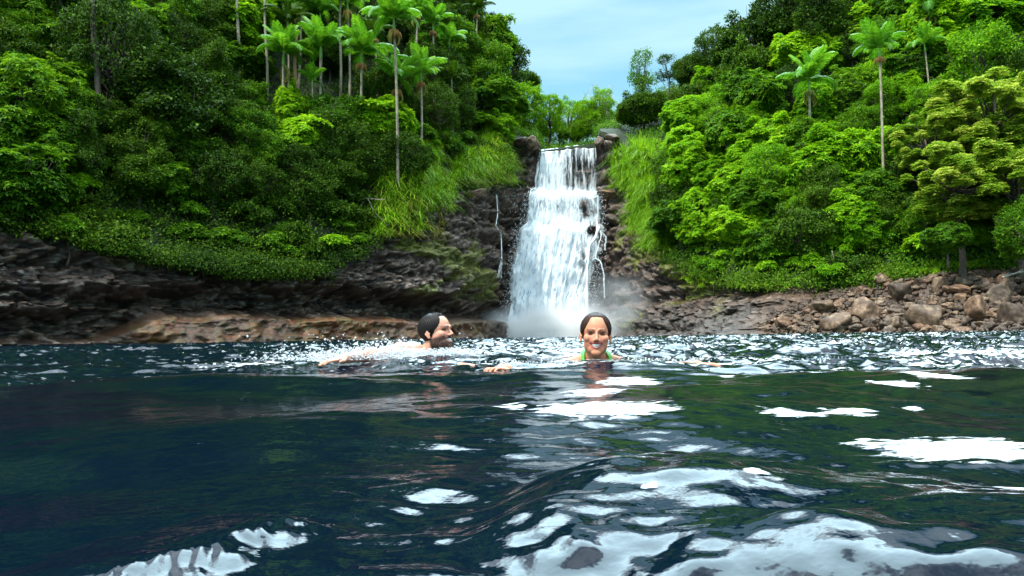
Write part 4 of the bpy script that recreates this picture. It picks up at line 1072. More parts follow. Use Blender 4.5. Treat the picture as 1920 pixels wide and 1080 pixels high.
BIG = [
 (1730, 593, 92, 58, 'largest rounded grey boulder with a dark wet underside at the waterline'),
 (1690, 548, 62, 44, 'pale angular boulder with a lit left face above the largest one'),
 (1625, 582, 66, 50, 'grey boulder left of the largest one, half way up the rubble'),
 (1570, 604, 74, 52, 'dark brown boulder at the water left of the grey ones'),
 (1545, 575, 60, 30, 'flat grey boulder leftmost at the top of the rubble'),
 (1880, 553, 70, 44, 'dark grey rounded boulder near the right edge'),
 (1905, 590, 80, 50, 'pinkish pale boulder cut by the right edge above the water'),
 (1800, 545, 76, 24, 'flat pinkish slab lying above the largest boulder'),
 (1830, 580, 84, 46, 'broad brown boulder right of the largest one'),
 (1760, 535, 40, 40, 'ochre upright stone beside the pale angular boulder'),
 (1655, 525, 50, 26, 'low pale stone right under the grass ledge'),
 (1680, 606, 50, 24, 'flat tan stone at the waterline left of the largest boulder'),
 (1470, 606, 60, 26, 'low grey mossy stone leftmost at the waterline of the right shore'),
 (1950, 540, 70, 50, 'grey boulder just past the right edge above the driftwood'),
]
for x in BIG: boulder(x[0], x[1], x[2] * .76, x[3] * .84, x[4])
for q in range(298):
    px = rng.uniform(1430, 2050); top_ = np.interp(px, [1430, 1520, 1640, 1750, 2050], [606, 575, 534, 514, 502])
    py = rng.uniform(top_, 622); w = rng.uniform(12, 30) * (1 if px > 1550 else .7)
    wx_ = next(n for x, n in [(1480, 'leftmost, under the mossy bank'), (1560, 'near the flat grey boulder'), (1640, 'left of the largest boulder'), (1700, 'next to the largest boulder'), (1780, 'right of the largest boulder'), (1850, 'under the tiered trees'), (1910, 'near the driftwood'), (9999, 'past the right edge')] if px < x)
    wy_ = next(n for y, n in [(530, 'at the top'), (555, 'in the upper part'), (585, 'in the middle'), (605, 'in the lower part'), (9999, 'at the waterline')] if py < y)
    sz_ = 'small' if w < 18 else 'middling' if w < 24 else 'larger'
    boulder(px, py, w, w * rng.uniform(.4, .7), f'{sz_} brown stone {wy_} of the rubble, {wx_}', 'stones of the rubble slope')
# fine rubble
acc = Acc(); IV2, IF2 = ico(2)
for q in range(2600):
    px = rng.uniform(1380, 2100); top_ = np.interp(px, [1380, 1520, 1640, 1750, 2050], [605, 560, 528, 512, 500]); py = rng.uniform(top_, 628)
    p = surf(px, py); s = rng.uniform(.05, .2); V = IV2 * (1 + .35 * vnoise(IV2[:, 0] * 2 + q, IV2[:, 1] * 2, IV2[:, 2] * 2, 3))[:, None] * s * rng.uniform(.6, 1.2, 3)
    V = V + p + [0, -.45, .02]; acc.add(V, IF2, rng.random())
link('rubble', acc.mesh('rubble'), M['boulder'], kind='stuff', label='small broken stones between the boulders', category='rubble')
# ledge rock rim left of the fall, pale flat stones
for (px, py, w, h, lb) in [(975, 266, 44, 12, 'pale flat rock left of the waterfall lip'), (1000, 270, 40, 14, 'flat grey rock touching the waterfall lip'), (1124, 266, 20, 18, 'reddish block right of the waterfall lip'), (1150, 258, 30, 12, 'pale slab above the right side of the waterfall lip'),
                           (884, 368, 60, 14, 'grey flat slab under the grass on the left ledge'), (1108, 428, 20, 16, 'dark wet rock standing in the waterfall'), (1140, 366, 46, 14, 'tilted dark slab right of the middle of the waterfall')]:
    p = surf(px, py); boulder(px, py, w, h, lb)

# ------------------------------------------------------------------ the people's places
W0 = at(1117, 629, 3.5)          # woman's head centre
M0 = at(819, 624, 4.1)          # man's head centre
WZ, MZ = W0[2] - 0.122, M0[2] - 0.132

# ------------------------------------------------------------------ water
rr_ = np.concatenate([[0.0, .06, .12, .18], np.geomspace(0.24, 90, 1150), [110, 150]])
th = np.concatenate([np.linspace(-180, -48, 50)[:-1], np.linspace(-48, 48, 1500), np.linspace(48, 180, 50)[1:]])
Rg, Tg = np.meshgrid(rr_, np.radians(th), indexing='ij')
X, Y = Rg * np.sin(Tg), Rg * np.cos(Tg)
wr = np.random.default_rng(12)
def wave_sum(X, Y, lam0, lam1, n, steep, dirs, spread, seed):
    r = np.random.default_rng(seed); h = np.zeros_like(X)
    for q in range(n):
        lam = lam0 * (lam1 / lam0) ** r.random(); a = dirs + r.normal(0, spread); k = 2 * math.pi / lam
        ph = k * (X * math.cos(a) + Y * math.sin(a)) + r.uniform(0, 6.28); s = np.sin(ph)
        h += steep / k * (s + 0.25 * np.cos(2 * ph)) / math.sqrt(n) 
    return h
D = np.hypot(X, Y)
wx = X + 0.35 * vnoise(X * .8, Y * .8, 0, 601); wy = Y + 0.35 * vnoise(X * .8, Y * .8, 3, 602)
azi = np.degrees(np.arctan2(X, np.maximum(Y, 1e-3)))
far = sstep(2.5, 4.8, D + .9 * fbm(X * .9, Y * .9, 0, 603, 3)); near = 1 - sstep(0.8, 2.4, D)
calm = sstep(2, -22, azi) * (1 - far)                                 # left foreground lies in the lee
chop = 0.72 * (1 - calm * 0.66)
chop = chop + far * 1.15 * (1 - 0.45 * sstep(-14, -34, azi))
lowres = 1 - sstep(20, 60, D) * 0.35
h = wave_sum(wx, wy, 0.9, 2.6, 16, 0.060, math.radians(75), 0.5, 1) * (1 + 0.2 * far)
h += wave_sum(wx, wy, 0.28, 0.8, 26, 0.085, math.radians(60), 0.9, 2) * chop
h += wave_sum(wx, wy, 0.09, 0.26, 34, 0.115, math.radians(80), 1.2, 3) * chop * (0.5 + 0.8 * sstep(-.2, .5, fbm(X * 1.1, Y * 1.1, 0, 611, 3)))
h += wave_sum(wx, wy, 0.03, 0.08, 30, 0.085, math.radians(95), 1.4, 4) * chop * sstep(-.1, .45, fbm(X * 1.9, Y * 1.9, 0, 612, 3)) * sstep(14, 5, D)
# choppy water further out: sharp little crests
rd = 1 - np.abs(fbm(wx * 2.1, wy * 3.4, 0, 621, 4)) * 2.2
h += far * 0.045 * np.clip(rd, 0, 1) ** 2 * (1 - 0.45 * sstep(-14, -34, azi))
rd2 = 1 - np.abs(fbm(X * .7, Y * 1.5, 0, 631, 4)) * 2.2
h += sstep(7, 16, D) * 0.09 * np.clip(rd2, 0, 1) ** 2
h = h - 0.012 * far
def gauss(cx, cy, rx, ry): return np.exp(-((X - cx) / rx) ** 2 - ((Y - cy) / ry) ** 2)
for (cx, cy, z0, rx, ry) in [(W0[0], W0[1], WZ - 0.006, .50, .34), (M0[0] - .1, M0[1] - .05, MZ - .006, .5, .35)]:
    g = np.clip(gauss(cx, cy, rx, ry) * 1.35, 0, 1); h = h * (1 - g * .72) + z0 * g
# low swell crest in front of the swimmers
cl = 2.75 + 0.22 * np.sin(X * 1.3 + .5) + .25 * vnoise(X * 1.7, 0, 0, 604); h += 0.018 * np.exp(-((Y - cl) / .28) ** 2) * sstep(1.6, .8, np.abs(X + .35))
# close swells whose near faces look up at the added bright cloud
def face(p0, p1, wf, wb, hh, taper=.12):
    """ridge from p0 to p1: steep face (width wf) on the near side, long back (wb)"""
    global h
    p0, p1 = np.array(p0), np.array(p1); d = p1 - p0; Ls = np.linalg.norm(d); d /= Ls; n = np.array([d[1], -d[0]])
    if n[1] > 0: n = -n                       # towards the camera
    s = (X - p0[0]) * d[0] + (Y - p0[1]) * d[1]; q = (X - p0[0]) * n[0] + (Y - p0[1]) * n[1]
    q = q + 0.02 * fbm(X * 9, Y * 9, 0, 641, 3) + .012 * fbm(X * 30, Y * 30, 0, 642, 2)
    pr = np.where(q > 0, 1 - sstep(0, wf, q), 1 - sstep(0, wb, -q))
    e = sstep(-taper, taper * .3, s) * sstep(Ls + taper, Ls - taper * .3, s)
    h += hh * pr * e
    return np.clip(pr * e, 0, 1) * (q > 0)
face((0.03, 0.64), (0.36, 0.40), 0.17, 0.50, 0.042)
fz = face((-0.19, 0.60), (-0.25, 0.44), 0.045, 0.12, 0.013, .04)
h += fz * 0.0007 * np.sin((X * .9 + Y * .35 + .01 * fbm(X * 25, Y * 25, 0, 656, 2)) * 2 * math.pi / 0.014)
g_ = np.exp(-((azi - 6) / 9.0) ** 2) * sstep(2.4, 1.3, D) * sstep(.55, .75, D)
h += wave_sum(wx, wy, 0.05, 0.16, 30, 0.16, math.radians(88), 0.5, 5) * g_ * (.4 + .8 * sstep(-.3, .4, fbm(X * 4, Y * 3, 0, 657, 3)))
# small dimples in the middle foreground
h += 0.011 * fbm(X * 5 + Y * 2, Y * 9, 0, 655, 3) * sstep(1.6, .6, D) * sstep(-22, -8, azi)
h += 0.0046 * fbm(X * 16 + Y * 9, Y * 24 - X * 8, 0, 658, 2) * sstep(1.4, .5, D) * sstep(-20, -10, azi)
Z = h * sstep(0.0, 0.35, D) * 1.0
Z = np.minimum(Z, np.where(D < 0.5, 0.05, 9))
# foam: white painted in for sky reflections, plus froth round swimmers and fall
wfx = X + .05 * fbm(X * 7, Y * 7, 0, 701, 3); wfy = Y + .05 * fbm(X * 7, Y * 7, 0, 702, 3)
foam_glint = np.zeros_like(X)
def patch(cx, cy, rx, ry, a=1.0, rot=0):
    """painted sky-reflection patch given by where it lies in the photo, laid out in metres on the pool"""
    global foam_glint
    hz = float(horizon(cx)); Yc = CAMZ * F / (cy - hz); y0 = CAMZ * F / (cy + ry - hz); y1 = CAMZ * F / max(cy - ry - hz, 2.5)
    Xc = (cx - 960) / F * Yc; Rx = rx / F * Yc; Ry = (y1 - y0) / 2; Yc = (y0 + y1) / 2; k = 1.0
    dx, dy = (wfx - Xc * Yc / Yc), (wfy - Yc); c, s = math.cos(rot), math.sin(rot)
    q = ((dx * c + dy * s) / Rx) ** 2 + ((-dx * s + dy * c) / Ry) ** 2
    foam_glint = np.maximum(foam_glint, a * np.clip(1.05 - q * .45, 0, 1.3))
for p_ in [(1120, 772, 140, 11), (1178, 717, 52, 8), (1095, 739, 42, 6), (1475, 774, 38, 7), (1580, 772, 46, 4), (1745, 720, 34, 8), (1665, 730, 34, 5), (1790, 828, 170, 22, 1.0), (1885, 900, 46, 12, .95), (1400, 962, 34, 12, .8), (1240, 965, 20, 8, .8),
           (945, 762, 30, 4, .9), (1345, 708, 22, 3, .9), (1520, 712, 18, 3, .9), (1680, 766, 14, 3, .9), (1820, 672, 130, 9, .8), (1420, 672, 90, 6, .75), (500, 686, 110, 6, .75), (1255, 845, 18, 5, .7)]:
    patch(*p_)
foam_glint *= 0.99
bk_ = sstep(2.9, 3.4, D)
rid = np.clip(1 - np.abs(fbm(wx * 1.6, wy * 4.2, 0, 711, 4)) * 3.0, 0, 1)
foam_glint = np.maximum(foam_glint, bk_ * (0.10 + .72 * rid ** 1.5) * sstep(-.5, .35, fbm(X * .35, Y * .6, 0, 713, 3) + .25 * sstep(-12, 0, azi)) * (1 - .5 * sstep(-8, -26, azi)))
foam_glint = np.maximum(foam_glint, 0.95 * gauss(M0[0] - .25, M0[1] - .12, .42, .22)); foam_glint = np.maximum(foam_glint, .8 * gauss(M0[0] + .18, M0[1] - .1, .2, .14))
foam_glint = np.maximum(foam_glint, .55 * gauss(W0[0], W0[1] - .16, .6, .13))
Cf = atz(1035, 74, 0); foam_glint = np.maximum(foam_glint, 1.1 * gauss(Cf[0], Cf[1] - 3, 8, 5))
Z += 0.006 * np.clip(foam_glint, 0, 1) * far * fbm(X * 14, Y * 14, 0, 721, 3)
me = mesh_np('water', np.stack([X, Y, Z], -1).reshape(-1, 3), grid_faces(len(rr_), len(th))[:, ::-1], True)
fattr(me, 'foam_glint', foam_glint.ravel())
m, t, b = new_mat('pool_water')
fa = t.nodes.new('ShaderNodeAttribute'); fa.attribute_name = 'foam_glint'
tco = t.nodes.new('ShaderNodeTexCoord')
mpn = t.nodes.new('ShaderNodeMapping'); mpn.inputs['Scale'].default_value = (.8, 1.8, 1); t.links.new(tco.outputs['Object'], mpn.inputs[0])
f1_ = t.nodes.new('ShaderNodeTexNoise'); f1_.inputs['Scale'].default_value = 22; f1_.inputs['Detail'].default_value = 6; f1_.inputs['Roughness'].default_value = .65; t.links.new(mpn.outputs[0], f1_.inputs['Vector'])
nc = t.nodes.new('ShaderNodeMapRange'); nc.clamp = False; nc.inputs['From Min'].default_value = .31; nc.inputs['From Max'].default_value = .69; t.links.new(f1_.outputs['Fac'], nc.inputs['Value'])
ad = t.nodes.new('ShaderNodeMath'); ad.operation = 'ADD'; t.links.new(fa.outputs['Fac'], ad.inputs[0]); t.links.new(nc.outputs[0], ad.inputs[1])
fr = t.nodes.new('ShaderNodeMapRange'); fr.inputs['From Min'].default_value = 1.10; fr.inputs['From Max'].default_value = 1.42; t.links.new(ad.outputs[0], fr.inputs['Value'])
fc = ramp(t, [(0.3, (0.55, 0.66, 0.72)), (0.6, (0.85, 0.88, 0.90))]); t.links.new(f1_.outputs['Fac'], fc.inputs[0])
b.inputs['Base Color'].default_value = (0.0006, 0.0035, 0.009, 1); b.inputs['Roughness'].default_value = 0.03; b.inputs['IOR'].default_value = 1.31
wn = t.nodes.new('ShaderNodeTexNoise'); wn.inputs['Scale'].default_value = 38; wn.inputs['Detail'].default_value = 3; t.links.new(tco.outputs['Object'], wn.inputs['Vector'])
bp = t.nodes.new('ShaderNodeBump'); bp.inputs['Strength'].default_value = .35; bp.inputs['Distance'].default_value = .004; t.links.new(wn.outputs['Fac'], bp.inputs['Height']); t.links.new(bp.outputs[0], b.inputs['Normal'])
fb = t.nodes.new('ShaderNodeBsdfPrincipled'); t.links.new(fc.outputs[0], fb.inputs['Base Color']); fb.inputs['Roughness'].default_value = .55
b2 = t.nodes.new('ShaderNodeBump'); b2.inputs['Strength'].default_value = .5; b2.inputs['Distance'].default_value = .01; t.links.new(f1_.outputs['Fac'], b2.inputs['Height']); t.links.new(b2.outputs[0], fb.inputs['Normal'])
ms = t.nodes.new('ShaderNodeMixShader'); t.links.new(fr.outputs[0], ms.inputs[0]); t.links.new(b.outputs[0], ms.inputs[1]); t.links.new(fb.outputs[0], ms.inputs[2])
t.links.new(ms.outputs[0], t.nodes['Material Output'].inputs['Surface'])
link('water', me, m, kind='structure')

# ------------------------------------------------------------------ people
def remesh(acc, name, voxel=0.003, smooth=6):
    me0 = mesh_np(name, np.concatenate(acc.V), [np.concatenate(f) for f in acc.F.values()])
    o = bpy.data.objects.new('tmp', me0); col.objects.link(o)
    r = o.modifiers.new('r', 'REMESH'); r.mode = 'VOXEL'; r.voxel_size = voxel; r.use_smooth_shade = True
    s = o.modifiers.new('s', 'SMOOTH'); s.factor = 0.6; s.iterations = smooth
    bpy.context.view_layer.update()
    dg = bpy.context.evaluated_depsgraph_get()
    me = bpy.data.meshes.new_from_object(o.evaluated_get(dg)); me.name = name
    bpy.data.objects.remove(o); return me
def vco(me):
    a = np.empty(len(me.vertices) * 3, np.float32); me.vertices.foreach_get('co', a); return a.reshape(-1, 3).astype(float)
def setv(me, V):
    me.vertices.foreach_set('co', np.ascontiguousarray(V, np.float32).ravel()); me.update()
EV, EF = ico(4)
def ell(acc, c, r, Mx=None):
    V = EV * np.array(r)
    if Mx is not None: V = V @ Mx.T
    acc.add(V + np.array(c), EF)
def caps(acc, a, b_, ra, rb):
    a, b_ = np.array(a, float), np.array(b_, float); k = np.linspace(0, 1, 9)[:, None]
    tube(acc, a + (b_ - a) * k, np.linspace(ra, rb, 9), 14); 
    acc.add(EV * ra + a, EF); acc.add(EV * rb + b_, EF)
def rotm(yaw, pitch=0, roll=0):
    cz, sz = math.cos(yaw), math.sin(yaw); cx, sx = math.cos(pitch), math.sin(pitch); cy, sy = math.cos(roll), math.sin(roll)
    Rz = np.array([[cz, -sz, 0], [sz, cz, 0], [0, 0, 1]]); Rx = np.array([[1, 0, 0], [0, cx, -sx], [0, sx, cx]]); Ry = np.array([[cy, 0, sy], [0, 1, 0], [-sy, 0, cy]])
    return Rz @ Rx @ Ry

def head_parts(acc, R, male):
    def E(c, r): ell(acc, R @ np.array(c), r, R)
    def K(a, b_, ra, rb): caps(acc, R @ np.array(a, float), R @ np.array(b_, float), ra, rb)
    w = 1.0 if not male else 1.04
    E((0, .022, .040), (.073 * w, .090, .074))
    E((0, -.020, .030), (.064 * w, .068, .075))         # forehead block
    E((0, -.030, -.026), (.0615 * w, .058, .070))
    E((0, -.040, -.066), (.0435 if not male else .054, .048, .041))      # jaw
    E((0, -.070, -.094), (.024, .017, .018))   # chin
    for s in (-1, 1):
        E((s * .039, -.060, -.020), (.025, .023, .022))  # cheeks raised by the smile
        E((s * .042, -.012, -.050), (.018 * w, .036, .036))
        K((s * .012, -.087 if not male else -.090, .017), (s * .040, -.077, .016), .0075 if not male else .011, .008)
        K((s * .011, -.098, -.036), (s * .011, -.092, -.034), .0080, .0075)
        # ear
        K((s * .077 * w, .012, .010), (s * .075 * w, .004, -.030), .0055, .0065)
        K((s * .077 * w, .012, .010), (s * .082 * w, .024, -.004), .005, .005)
        K((s * .082 * w, .024, -.004), (s * .075 * w, .010, -.030), .005, .006)
        K((s * .073 * w, .006, -.005), (s * .073 * w, .012, -.012), .008, .008)
    K((0, -.088, .008), (0, -.103, -.027), .0062, .0086)
    E((0, -.103, -.030), (.0105, .0105, .0085))
    # lips round a wide open smile
    mz, mw = -.0590, .0320
    for j in range(8):
        u0, u1 = -1 + j / 4, -1 + (j + 1) / 4
        def lp(u, dz): return (u * mw, -.0875 + .0185 * u * u, mz + .0105 * u * u + dz * (1 - u * u))
        K(lp(u0, .0072), lp(u1, .0072), .0036, .0036); K(lp(u0, -.0125), lp(u1, -.0125), .0044, .0044)

def sculpt_head(me, R, male, skin):
    V = vco(me); Q = V @ R                       # head-local
    x, y, z = Q[:, 0], Q[:, 1], Q[:, 2]
    front = sstep(-.03, -.06, y)
    def g(cx, cz, rx, rz): return np.exp(-((x - cx) / rx) ** 2 - ((z - cz) / rz) ** 2) * front
    dy = np.zeros(len(V))
    for s in (-1, 1):
        dy += .0095 * g(s * .031, .001, .017, .0095)            # sockets
        dy -= .0045 * g(s * .031, -.0005, .011, .0055)          # lid bulge
        dy += .003 * g(s * .034, -.062, .006, .016) + .0025 * g(s * .024, -.052, .006, .010)   # smile folds
        dy += .004 * g(s * .0065, -.0405, .003, .0022)
    u = x / .0300; my = -.0615 + .0105 * u * u
    mouth = np.exp(-(np.clip(np.abs(u), 0, 9) ** 4)) * np.exp(-((z - my) / (.0078 * np.sqrt(np.clip(1 - u * u * .8, .05, 1)))) ** 4) * front * sstep(-.055, -.065, y)
    dy += .011 * mouth
    Q[:, 1] = y + dy
    setv(me, Q @ R.T)
    c = np.tile(np.array(skin), (len(V), 1)).astype(float)
    n = fbm(x * 60, y * 60, z * 60, 900, 3)
    c *= (1 + .10 * n)[:, None]
    def mix(w, colr): 
        nonlocal c
        w = np.clip(w, 0, 1)[:, None]; c = c * (1 - w) + np.array(colr) * w
    hd = sstep(.16, .12, np.linalg.norm(Q, axis=1))
    for s in (-1, 1):
        mix(.30 * g(s * .042, -.030, .022, .018), (.62, .22, .17))
        mix(.5 * g(s * .031, .002, .018, .009), (.24, .09, .06))
        bz = .0175 + .004 * np.sin(np.clip((np.abs(x) - .012) / .036, 0, 1) * math.pi * .8)
        bw = sstep(.010, .015, s * x) * sstep(.052, .043, s * x) * np.exp(-((z - bz) / (.0040 if not male else .0055)) ** 2) * front
        mix(bw * (1.0 if not male else 1.0), (.05, .028, .018) if not male else (.018, .012, .010))
        lz = -.0015 + .0035 * (1 - ((np.abs(x) - .031) / .014) ** 2)
        lw = (np.abs(s * x - .031) < .0145) * np.exp(-((z - lz) / .0032) ** 2) * front
        mix(lw * .95, (.018, .010, .008))
        mix(g(s * .0065, -.0405, .0035, .0025), (.08, .02, .015))
    mix(.25 * g(0, -.035, .014, .02), (.62, .24, .18))
    lips = np.exp(-(np.abs(u / 1.18)) ** 6) * sstep(.0175, .0125, np.abs(z - my)) * front * sstep(-.06, -.07, y)
    mix(lips * .95, (.36, .075, .075) if not male else (.48, .17, .15))
    mix(mouth * 1.3, (.07, .012, .012))
    if male:
        beard = front * 0 + sstep(-.025, -.045, z) * sstep(.045, .02, y) * hd * sstep(-.135, -.12, z)
        beard *= 1 - .8 * lips; beard = np.clip(beard * 1.2, 0, 1)
        tex = .86 + .14 * (fbm(x * 260, y * 260, z * 200, 905, 2) > -.15)
        mix(beard * .95 * tex, (.026, .017, .013))
        mus = np.exp(-((z + .0470 + .15 * np.abs(x)) / .0065) ** 2) * sstep(.032, .024, np.abs(x)) * front
        mix(mus * .95, (.016, .010, .009))
    else:
        mix(.18 * hd * sstep(.05, -.06, z) * sstep(.05, .075, np.abs(x)), (.42, .16, .08))
    return c

def skin_mat(name, rough=.38):
    m, t, b = new_mat(name); a = t.nodes.new('ShaderNodeAttribute'); a.attribute_name = 'Col'
    n = t.nodes.new('ShaderNodeTexNoise'); n.inputs['Scale'].default_value = 90; n.inputs['Detail'].default_value = 4
    t.links.new(a.outputs['Color'], b.inputs['Base Color']); b.inputs['Roughness'].default_value = .48; b.inputs['Specular IOR Level'].default_value = .22
    b.inputs['Subsurface Weight'].default_value = .18; b.inputs['Subsurface Radius'].default_value = (1, .35, .2); b.inputs['Subsurface Scale'].default_value = .008
    bp = t.nodes.new('ShaderNodeBump'); bp.inputs['Strength'].default_value = .15; bp.inputs['Distance'].default_value = .002; t.links.new(n.outputs['Fac'], bp.inputs['Height']); t.links.new(bp.outputs[0], b.inputs['Normal'])
    return m
def plain(name, c, rough=.4, noise=None):
    m, t, b = new_mat(name); n = t.nodes.new('ShaderNodeTexNoise'); n.inputs['Scale'].default_value = 40
    rr = ramp(t, [(.3, tuple(k * .75 for k in c)), (.7, c)]); t.links.new(n.outputs['Fac'], rr.inputs[0]); t.links.new(rr.outputs[0], b.inputs['Base Color']); b.inputs['Roughness'].default_value = rough
    if 'hair' in name: b.inputs['Specular IOR Level'].default_value = .10
    return m

def hand(acc, wrist, fwd, up, side, s=1.0, curl=.25):
    """palm, four bent fingers of different lengths and a thumb leaving the side of the palm; side = towards the thumb"""
    w, f, u, sd_ = [np.array(v, float) for v in (wrist, fwd, up, side)]; f = f / np.linalg.norm(f); sd_ = sd_ - f * (sd_ @ f); sd_ /= np.linalg.norm(sd_); u = np.cross(f, sd_); u *= np.sign(u @ np.array(up, float)) or 1
    Mx = np.stack([f, sd_, u], 1)
    ell(acc, w + f * .045 * s, np.array([.048, .038, .014]) * s, Mx); caps(acc, w - f * .02, w + f * .03, .024 * s, .026 * s)
    for i, (o_, L_) in enumerate([(.030, .070), (.010, .080), (-.011, .074), (-.031, .058)]):
        p = w + (f * .082 + sd_ * o_) * s; d = unit(f + sd_ * (o_ * 5.0)); cu = curl * (1 + .15 * i)
        for j, (fr_, rr0) in enumerate([(.42, .0085), (.32, .0078), (.26, .007)]):
            d2 = unit(d * math.cos(cu * j) - u * math.sin(cu * j)); q = p + d2 * L_ * fr_ * s; caps(acc, p, q, rr0 * s, rr0 * .92 * s); p = q
    p = w + (f * .028 + sd_ * .028) * s; d = unit(f * .6 + sd_ * .8 - u * .15); q = p + d * .040 * s; caps(acc, p, q, .0115 * s, .0095 * s); caps(acc, q, q + unit(f * .85 + sd_ * .5) * .030 * s, .0092 * s, .008 * s)

def hair_mesh(R, male):
    acc = Acc(); n1_, n2_ = 150, 120
    a, b_ = np.meshgrid(np.linspace(0, 2 * math.pi, n1_ + 1)[:-1], np.linspace(.001, math.pi - .001, n2_), indexing='ij')
    d = np.stack([np.sin(b_) * np.sin(a), -np.sin(b_) * np.cos(a), np.cos(b_)], -1)
    c = np.array([0, .014, .034]); w = 1.04 if male else 1.0
    P = c + d * np.array([.0775 * w, .104, .0835])
    x, y, z = P[..., 0], P[..., 1], P[..., 2]
    # hair line: high on the forehead, down past the temples to the ears, then behind them to the nape
    lx = np.abs(x)
    line_front = .092 - 6.5 * np.clip(lx - (.030 if not male else .026), 0, 1) ** 1.0 * .33 * (1.0)
    line_front = np.where(lx > .030, .090 - (lx - .030) * 2.0, .092 - (.004 if not male else .0) * lx / .03)
    line = np.where(y < -.015, line_front, np.interp(y, [-.015, .0, .022, .035, .08, .12], [.012, .008, -.0, -.05, -.065, -.06]))
    if not male: line = np.where((y < -.015), np.where(lx > .028, .088 - (lx - .028) * 1.9, .088), line)
    k = sstep(-.010, .006, z - line)
    gro = .0022 * np.sin(a * 1.0 * 46 + 5 * np.sin(b_ * 3)) + .0012 * fbm(a * 14, b_ * 3, 0, 930, 2)
    sc = .93 + .085 * k
    P = c + (P - c) * sc[..., None] + d * (gro * k)[..., None]
    if male: P[..., 2] += .004 * k * sstep(.05, .1, z)
    V = P.reshape(-1, 3)
    i, j = np.meshgrid(np.arange(n1_), np.arange(n2_ - 1), indexing='ij'); i2 = (i + 1) % n1_
    Fq = np.stack([i * n2_ + j, i * n2_ + j + 1, i2 * n2_ + j + 1, i2 * n2_ + j], -1).reshape(-1, 4)
    acc.add(V, Fq[:, ::-1])
    if not male:
        caps(acc, (0, .095, .03), (0, .125, -.04), .024, .018); caps(acc, (0, .125, -.04), (.01, .12, -.12), .018, .010)
    V = np.concatenate(acc.V) @ R.T
    return mesh_np('hair', V, [np.concatenate(f) for f in acc.F.values()], True)

def teeth_mesh(R):
    acc = Acc()
    for row, (dz, hh, n) in enumerate([(.0005, .0056, 12), (-.0092, .0018, 10)]):
        for q in range(n):
            u = (q + .5) / n * 2 - 1; ww = .0222 / n
            ell(acc, R @ np.array([u * .0215, -.0850 + .0145 * u * u, -.0580 + .0080 * u * u + dz * (1 - .5 * u * u)]), (ww * 1.15, .0022, hh * (1 - .35 * u * u)), R)
    return mesh_np('teeth', np.concatenate(acc.V), [np.concatenate(f) for f in acc.F.values()], True)

M['teeth'] = plain('teeth', (.90, .88, .84), .3)
M['hairw'] = plain('wet_brown_hair', (.030, .014, .010), .42)
M['hairm'] = plain('wet_dark_hair', (.012, .010, .010), .42)
M['bikini'] = plain('green_bikini', (.05, .36, .03), .5)
M['eye'] = plain('eye', (.02, .012, .01), .1)
M['skinw'] = skin_mat('skin_wet_tan', .34); M['skinm'] = skin_mat('skin_wet_fair', .36)

def person(loc, R, male, limbs, skin, label):
    acc = Acc(); head_parts(acc, R, male); limbs(acc)
    me = remesh(acc, 'body', .0028, 9)
    c = sculpt_head(me, R, male, skin); cattr(me, 'Col', np.clip(c, 0, 1))
    e = empty('person', loc, label, 'person')
    link('body', me, M['skinm' if male else 'skinw'], e)
    link('hair', hair_mesh(R, male), M['hairm' if male else 'hairw'], e)
    link('teeth', teeth_mesh(R), M['teeth'], e)
    for s in (-1, 1):
        a2 = Acc(); ell(a2, R @ np.array([s * .0305, -.0762, .0005]), (.011, .006, .0042), R)
        link('eye', mesh_np('eye', np.concatenate(a2.V), [np.concatenate(f) for f in a2.F.values()], True), M['eye'], e)
    return e

RW = rotm(math.radians(-4), math.radians(-6), math.radians(3))
def limbs_w(acc):
    caps(acc, (0, .015, -.07), (0, .05, -.165), .050, .054)
    ell(acc, (0, .10, -.27), (.15, .10, .12)); ell(acc, (0, .22, -.36), (.13, .16, .10)); ell(acc, (0, .5, -.5), (.14, .25, .11))
    for s in (-1, 1):
        caps(acc, (s * .03, .05, -.115), (s * .135, .045, -.155), .034, .042)
        ell(acc, (s * .155, .04, -.163), (.050, .048, .048))
    caps(acc, (-.165, .03, -.165), (-.33, -.07, -.168), .042, .034); caps(acc, (-.33, -.07, -.168), (-.455, -.20, -.159), .034, .023)
    hand(acc, (-.46, -.205, -.157), (-.55, -.75, .08), (0, 0, 1), (.8, -.6, 0), .95, .35)
    caps(acc, (.165, .03, -.165), (.335, -.02, -.168), .042, .034); caps(acc, (.335, -.02, -.168), (.455, -.10, -.159), .034, .023)
    hand(acc, (.46, -.105, -.157), (.85, -.45, .08), (0, 0, 1), (-.5, -.8, 0), .95, .35)
woman = person(W0, RW, False, limbs_w, (.52, .215, .125), 'smiling woman facing the camera, wet brown hair slicked back, green bikini strap, swimming')
a2 = Acc()
for s in (-1, 1):
    p_ = np.array([(s * .035, .115, -.075), (s * .052, .07, -.078), (s * .064, .03, -.088), (s * .070, -.006, -.110), (s * .072, -.030, -.150), (s * .07, -.04, -.22)])
    for dx in (-.006, -.002, .002, .006): tube(a2, p_ + [dx, 0, 0], .0042, 8)
link('bikini_strap', mesh_np('bikini_strap', np.concatenate(a2.V), [np.concatenate(f) for f in a2.F.values()], True), M['bikini'], woman)

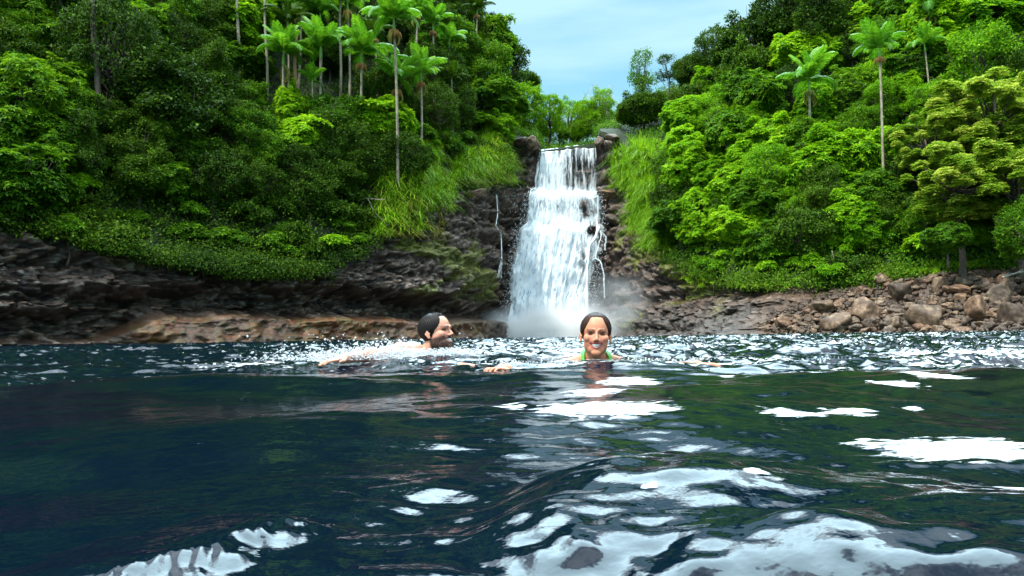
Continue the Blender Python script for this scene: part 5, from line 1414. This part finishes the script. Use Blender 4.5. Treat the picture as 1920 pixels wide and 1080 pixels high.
RM = rotm(math.radians(62), math.radians(-12), math.radians(0))
def limbs_m(acc):
    caps(acc, (-.015, .02, -.07), (-.075, .06, -.15), .056, .062)
    ell(acc, (-.17, .05, -.140), (.13, .14, .085)); ell(acc, (-.40, .2, -.27), (.26, .15, .09))
    caps(acc, (-.06, .05, -.12), (-.20, -.06, -.125), .050, .058)
    ell(acc, (-.205, -.07, -.112), (.066, .060, .062))
    caps(acc, (-.215, -.08, -.12), (-.335, -.20, -.125), .050, .038); caps(acc, (-.335, -.20, -.118), (-.45, -.33, -.135), .038, .026)
    hand(acc, (-.452, -.332, -.135), (-.75, -.6, -.1), (0, 0, 1), (.6, -.7, 0), 1.05, .2)
    caps(acc, (.0, .0, -.19), (.13, -.32, -.20), .046, .038); caps(acc, (.13, -.32, -.20), (.225, -.56, -.190), .038, .027)
    hand(acc, (.228, -.568, -.194), (.55, -.75, .04), (0, 0, 1), (-.8, -.5, 0), 1.05, .2)
man = person(M0, RM, True, limbs_m, (.54, .26, .175), 'laughing bearded man with wet dark hair seen from his left side, swimming to the right')

# splash thrown up by his arm
acc = Acc(); r = np.random.default_rng(77); DV, DF = ico(1)
for q in range(5200):
    u_ = r.random()
    if u_ < .55: c = np.array([M0[0] - .24 + r.normal(0, .17), M0[1] - .16 + r.normal(0, .09), MZ + abs(r.normal(0, .032)) - .004])
    elif u_ < .75: c = np.array([M0[0] - .55 + r.normal(0, .22), M0[1] - .25 + r.normal(0, .10), MZ + abs(r.normal(0, .022)) - .01])
    elif u_ < .9: c = np.array([M0[0] + .12 + r.normal(0, .08), M0[1] - .12 + r.normal(0, .05), MZ + abs(r.normal(0, .018))])
    else: c = np.array([M0[0] - .35 + r.normal(0, .3), M0[1] - .1 + r.normal(0, .15), MZ + abs(r.normal(0, .055))])
    s = abs(r.normal(0, .0019)) + .0009
    if abs(c[0] - M0[0]) < .14 and c[2] > MZ + .045: continue
    acc.add(DV * s * r.uniform(.7, 1.6, 3) * [1.6, 1, 1] + c, DF)
for q in range(420):
    c = np.array([W0[0] + r.choice([-1, 1]) * (.12 + abs(r.normal(0, .25))), W0[1] - .12 + r.normal(0, .12), WZ + abs(r.normal(0, .007)) - .006]); s = abs(r.normal(0, .0018)) + .0008
    acc.add(DV * s * r.uniform(.7, 1.8, 3) + c, DF)
m, t, b = new_mat('splash_water'); b.inputs['Base Color'].default_value = (.9, .93, .95, 1); b.inputs['Roughness'].default_value = .12; b.inputs['Transmission Weight'].default_value = .6; b.inputs['IOR'].default_value = 1.33
link('splash', acc.mesh('splash', True), m, kind='stuff', label='white drops of water splashing round the swimmers', category='splash')
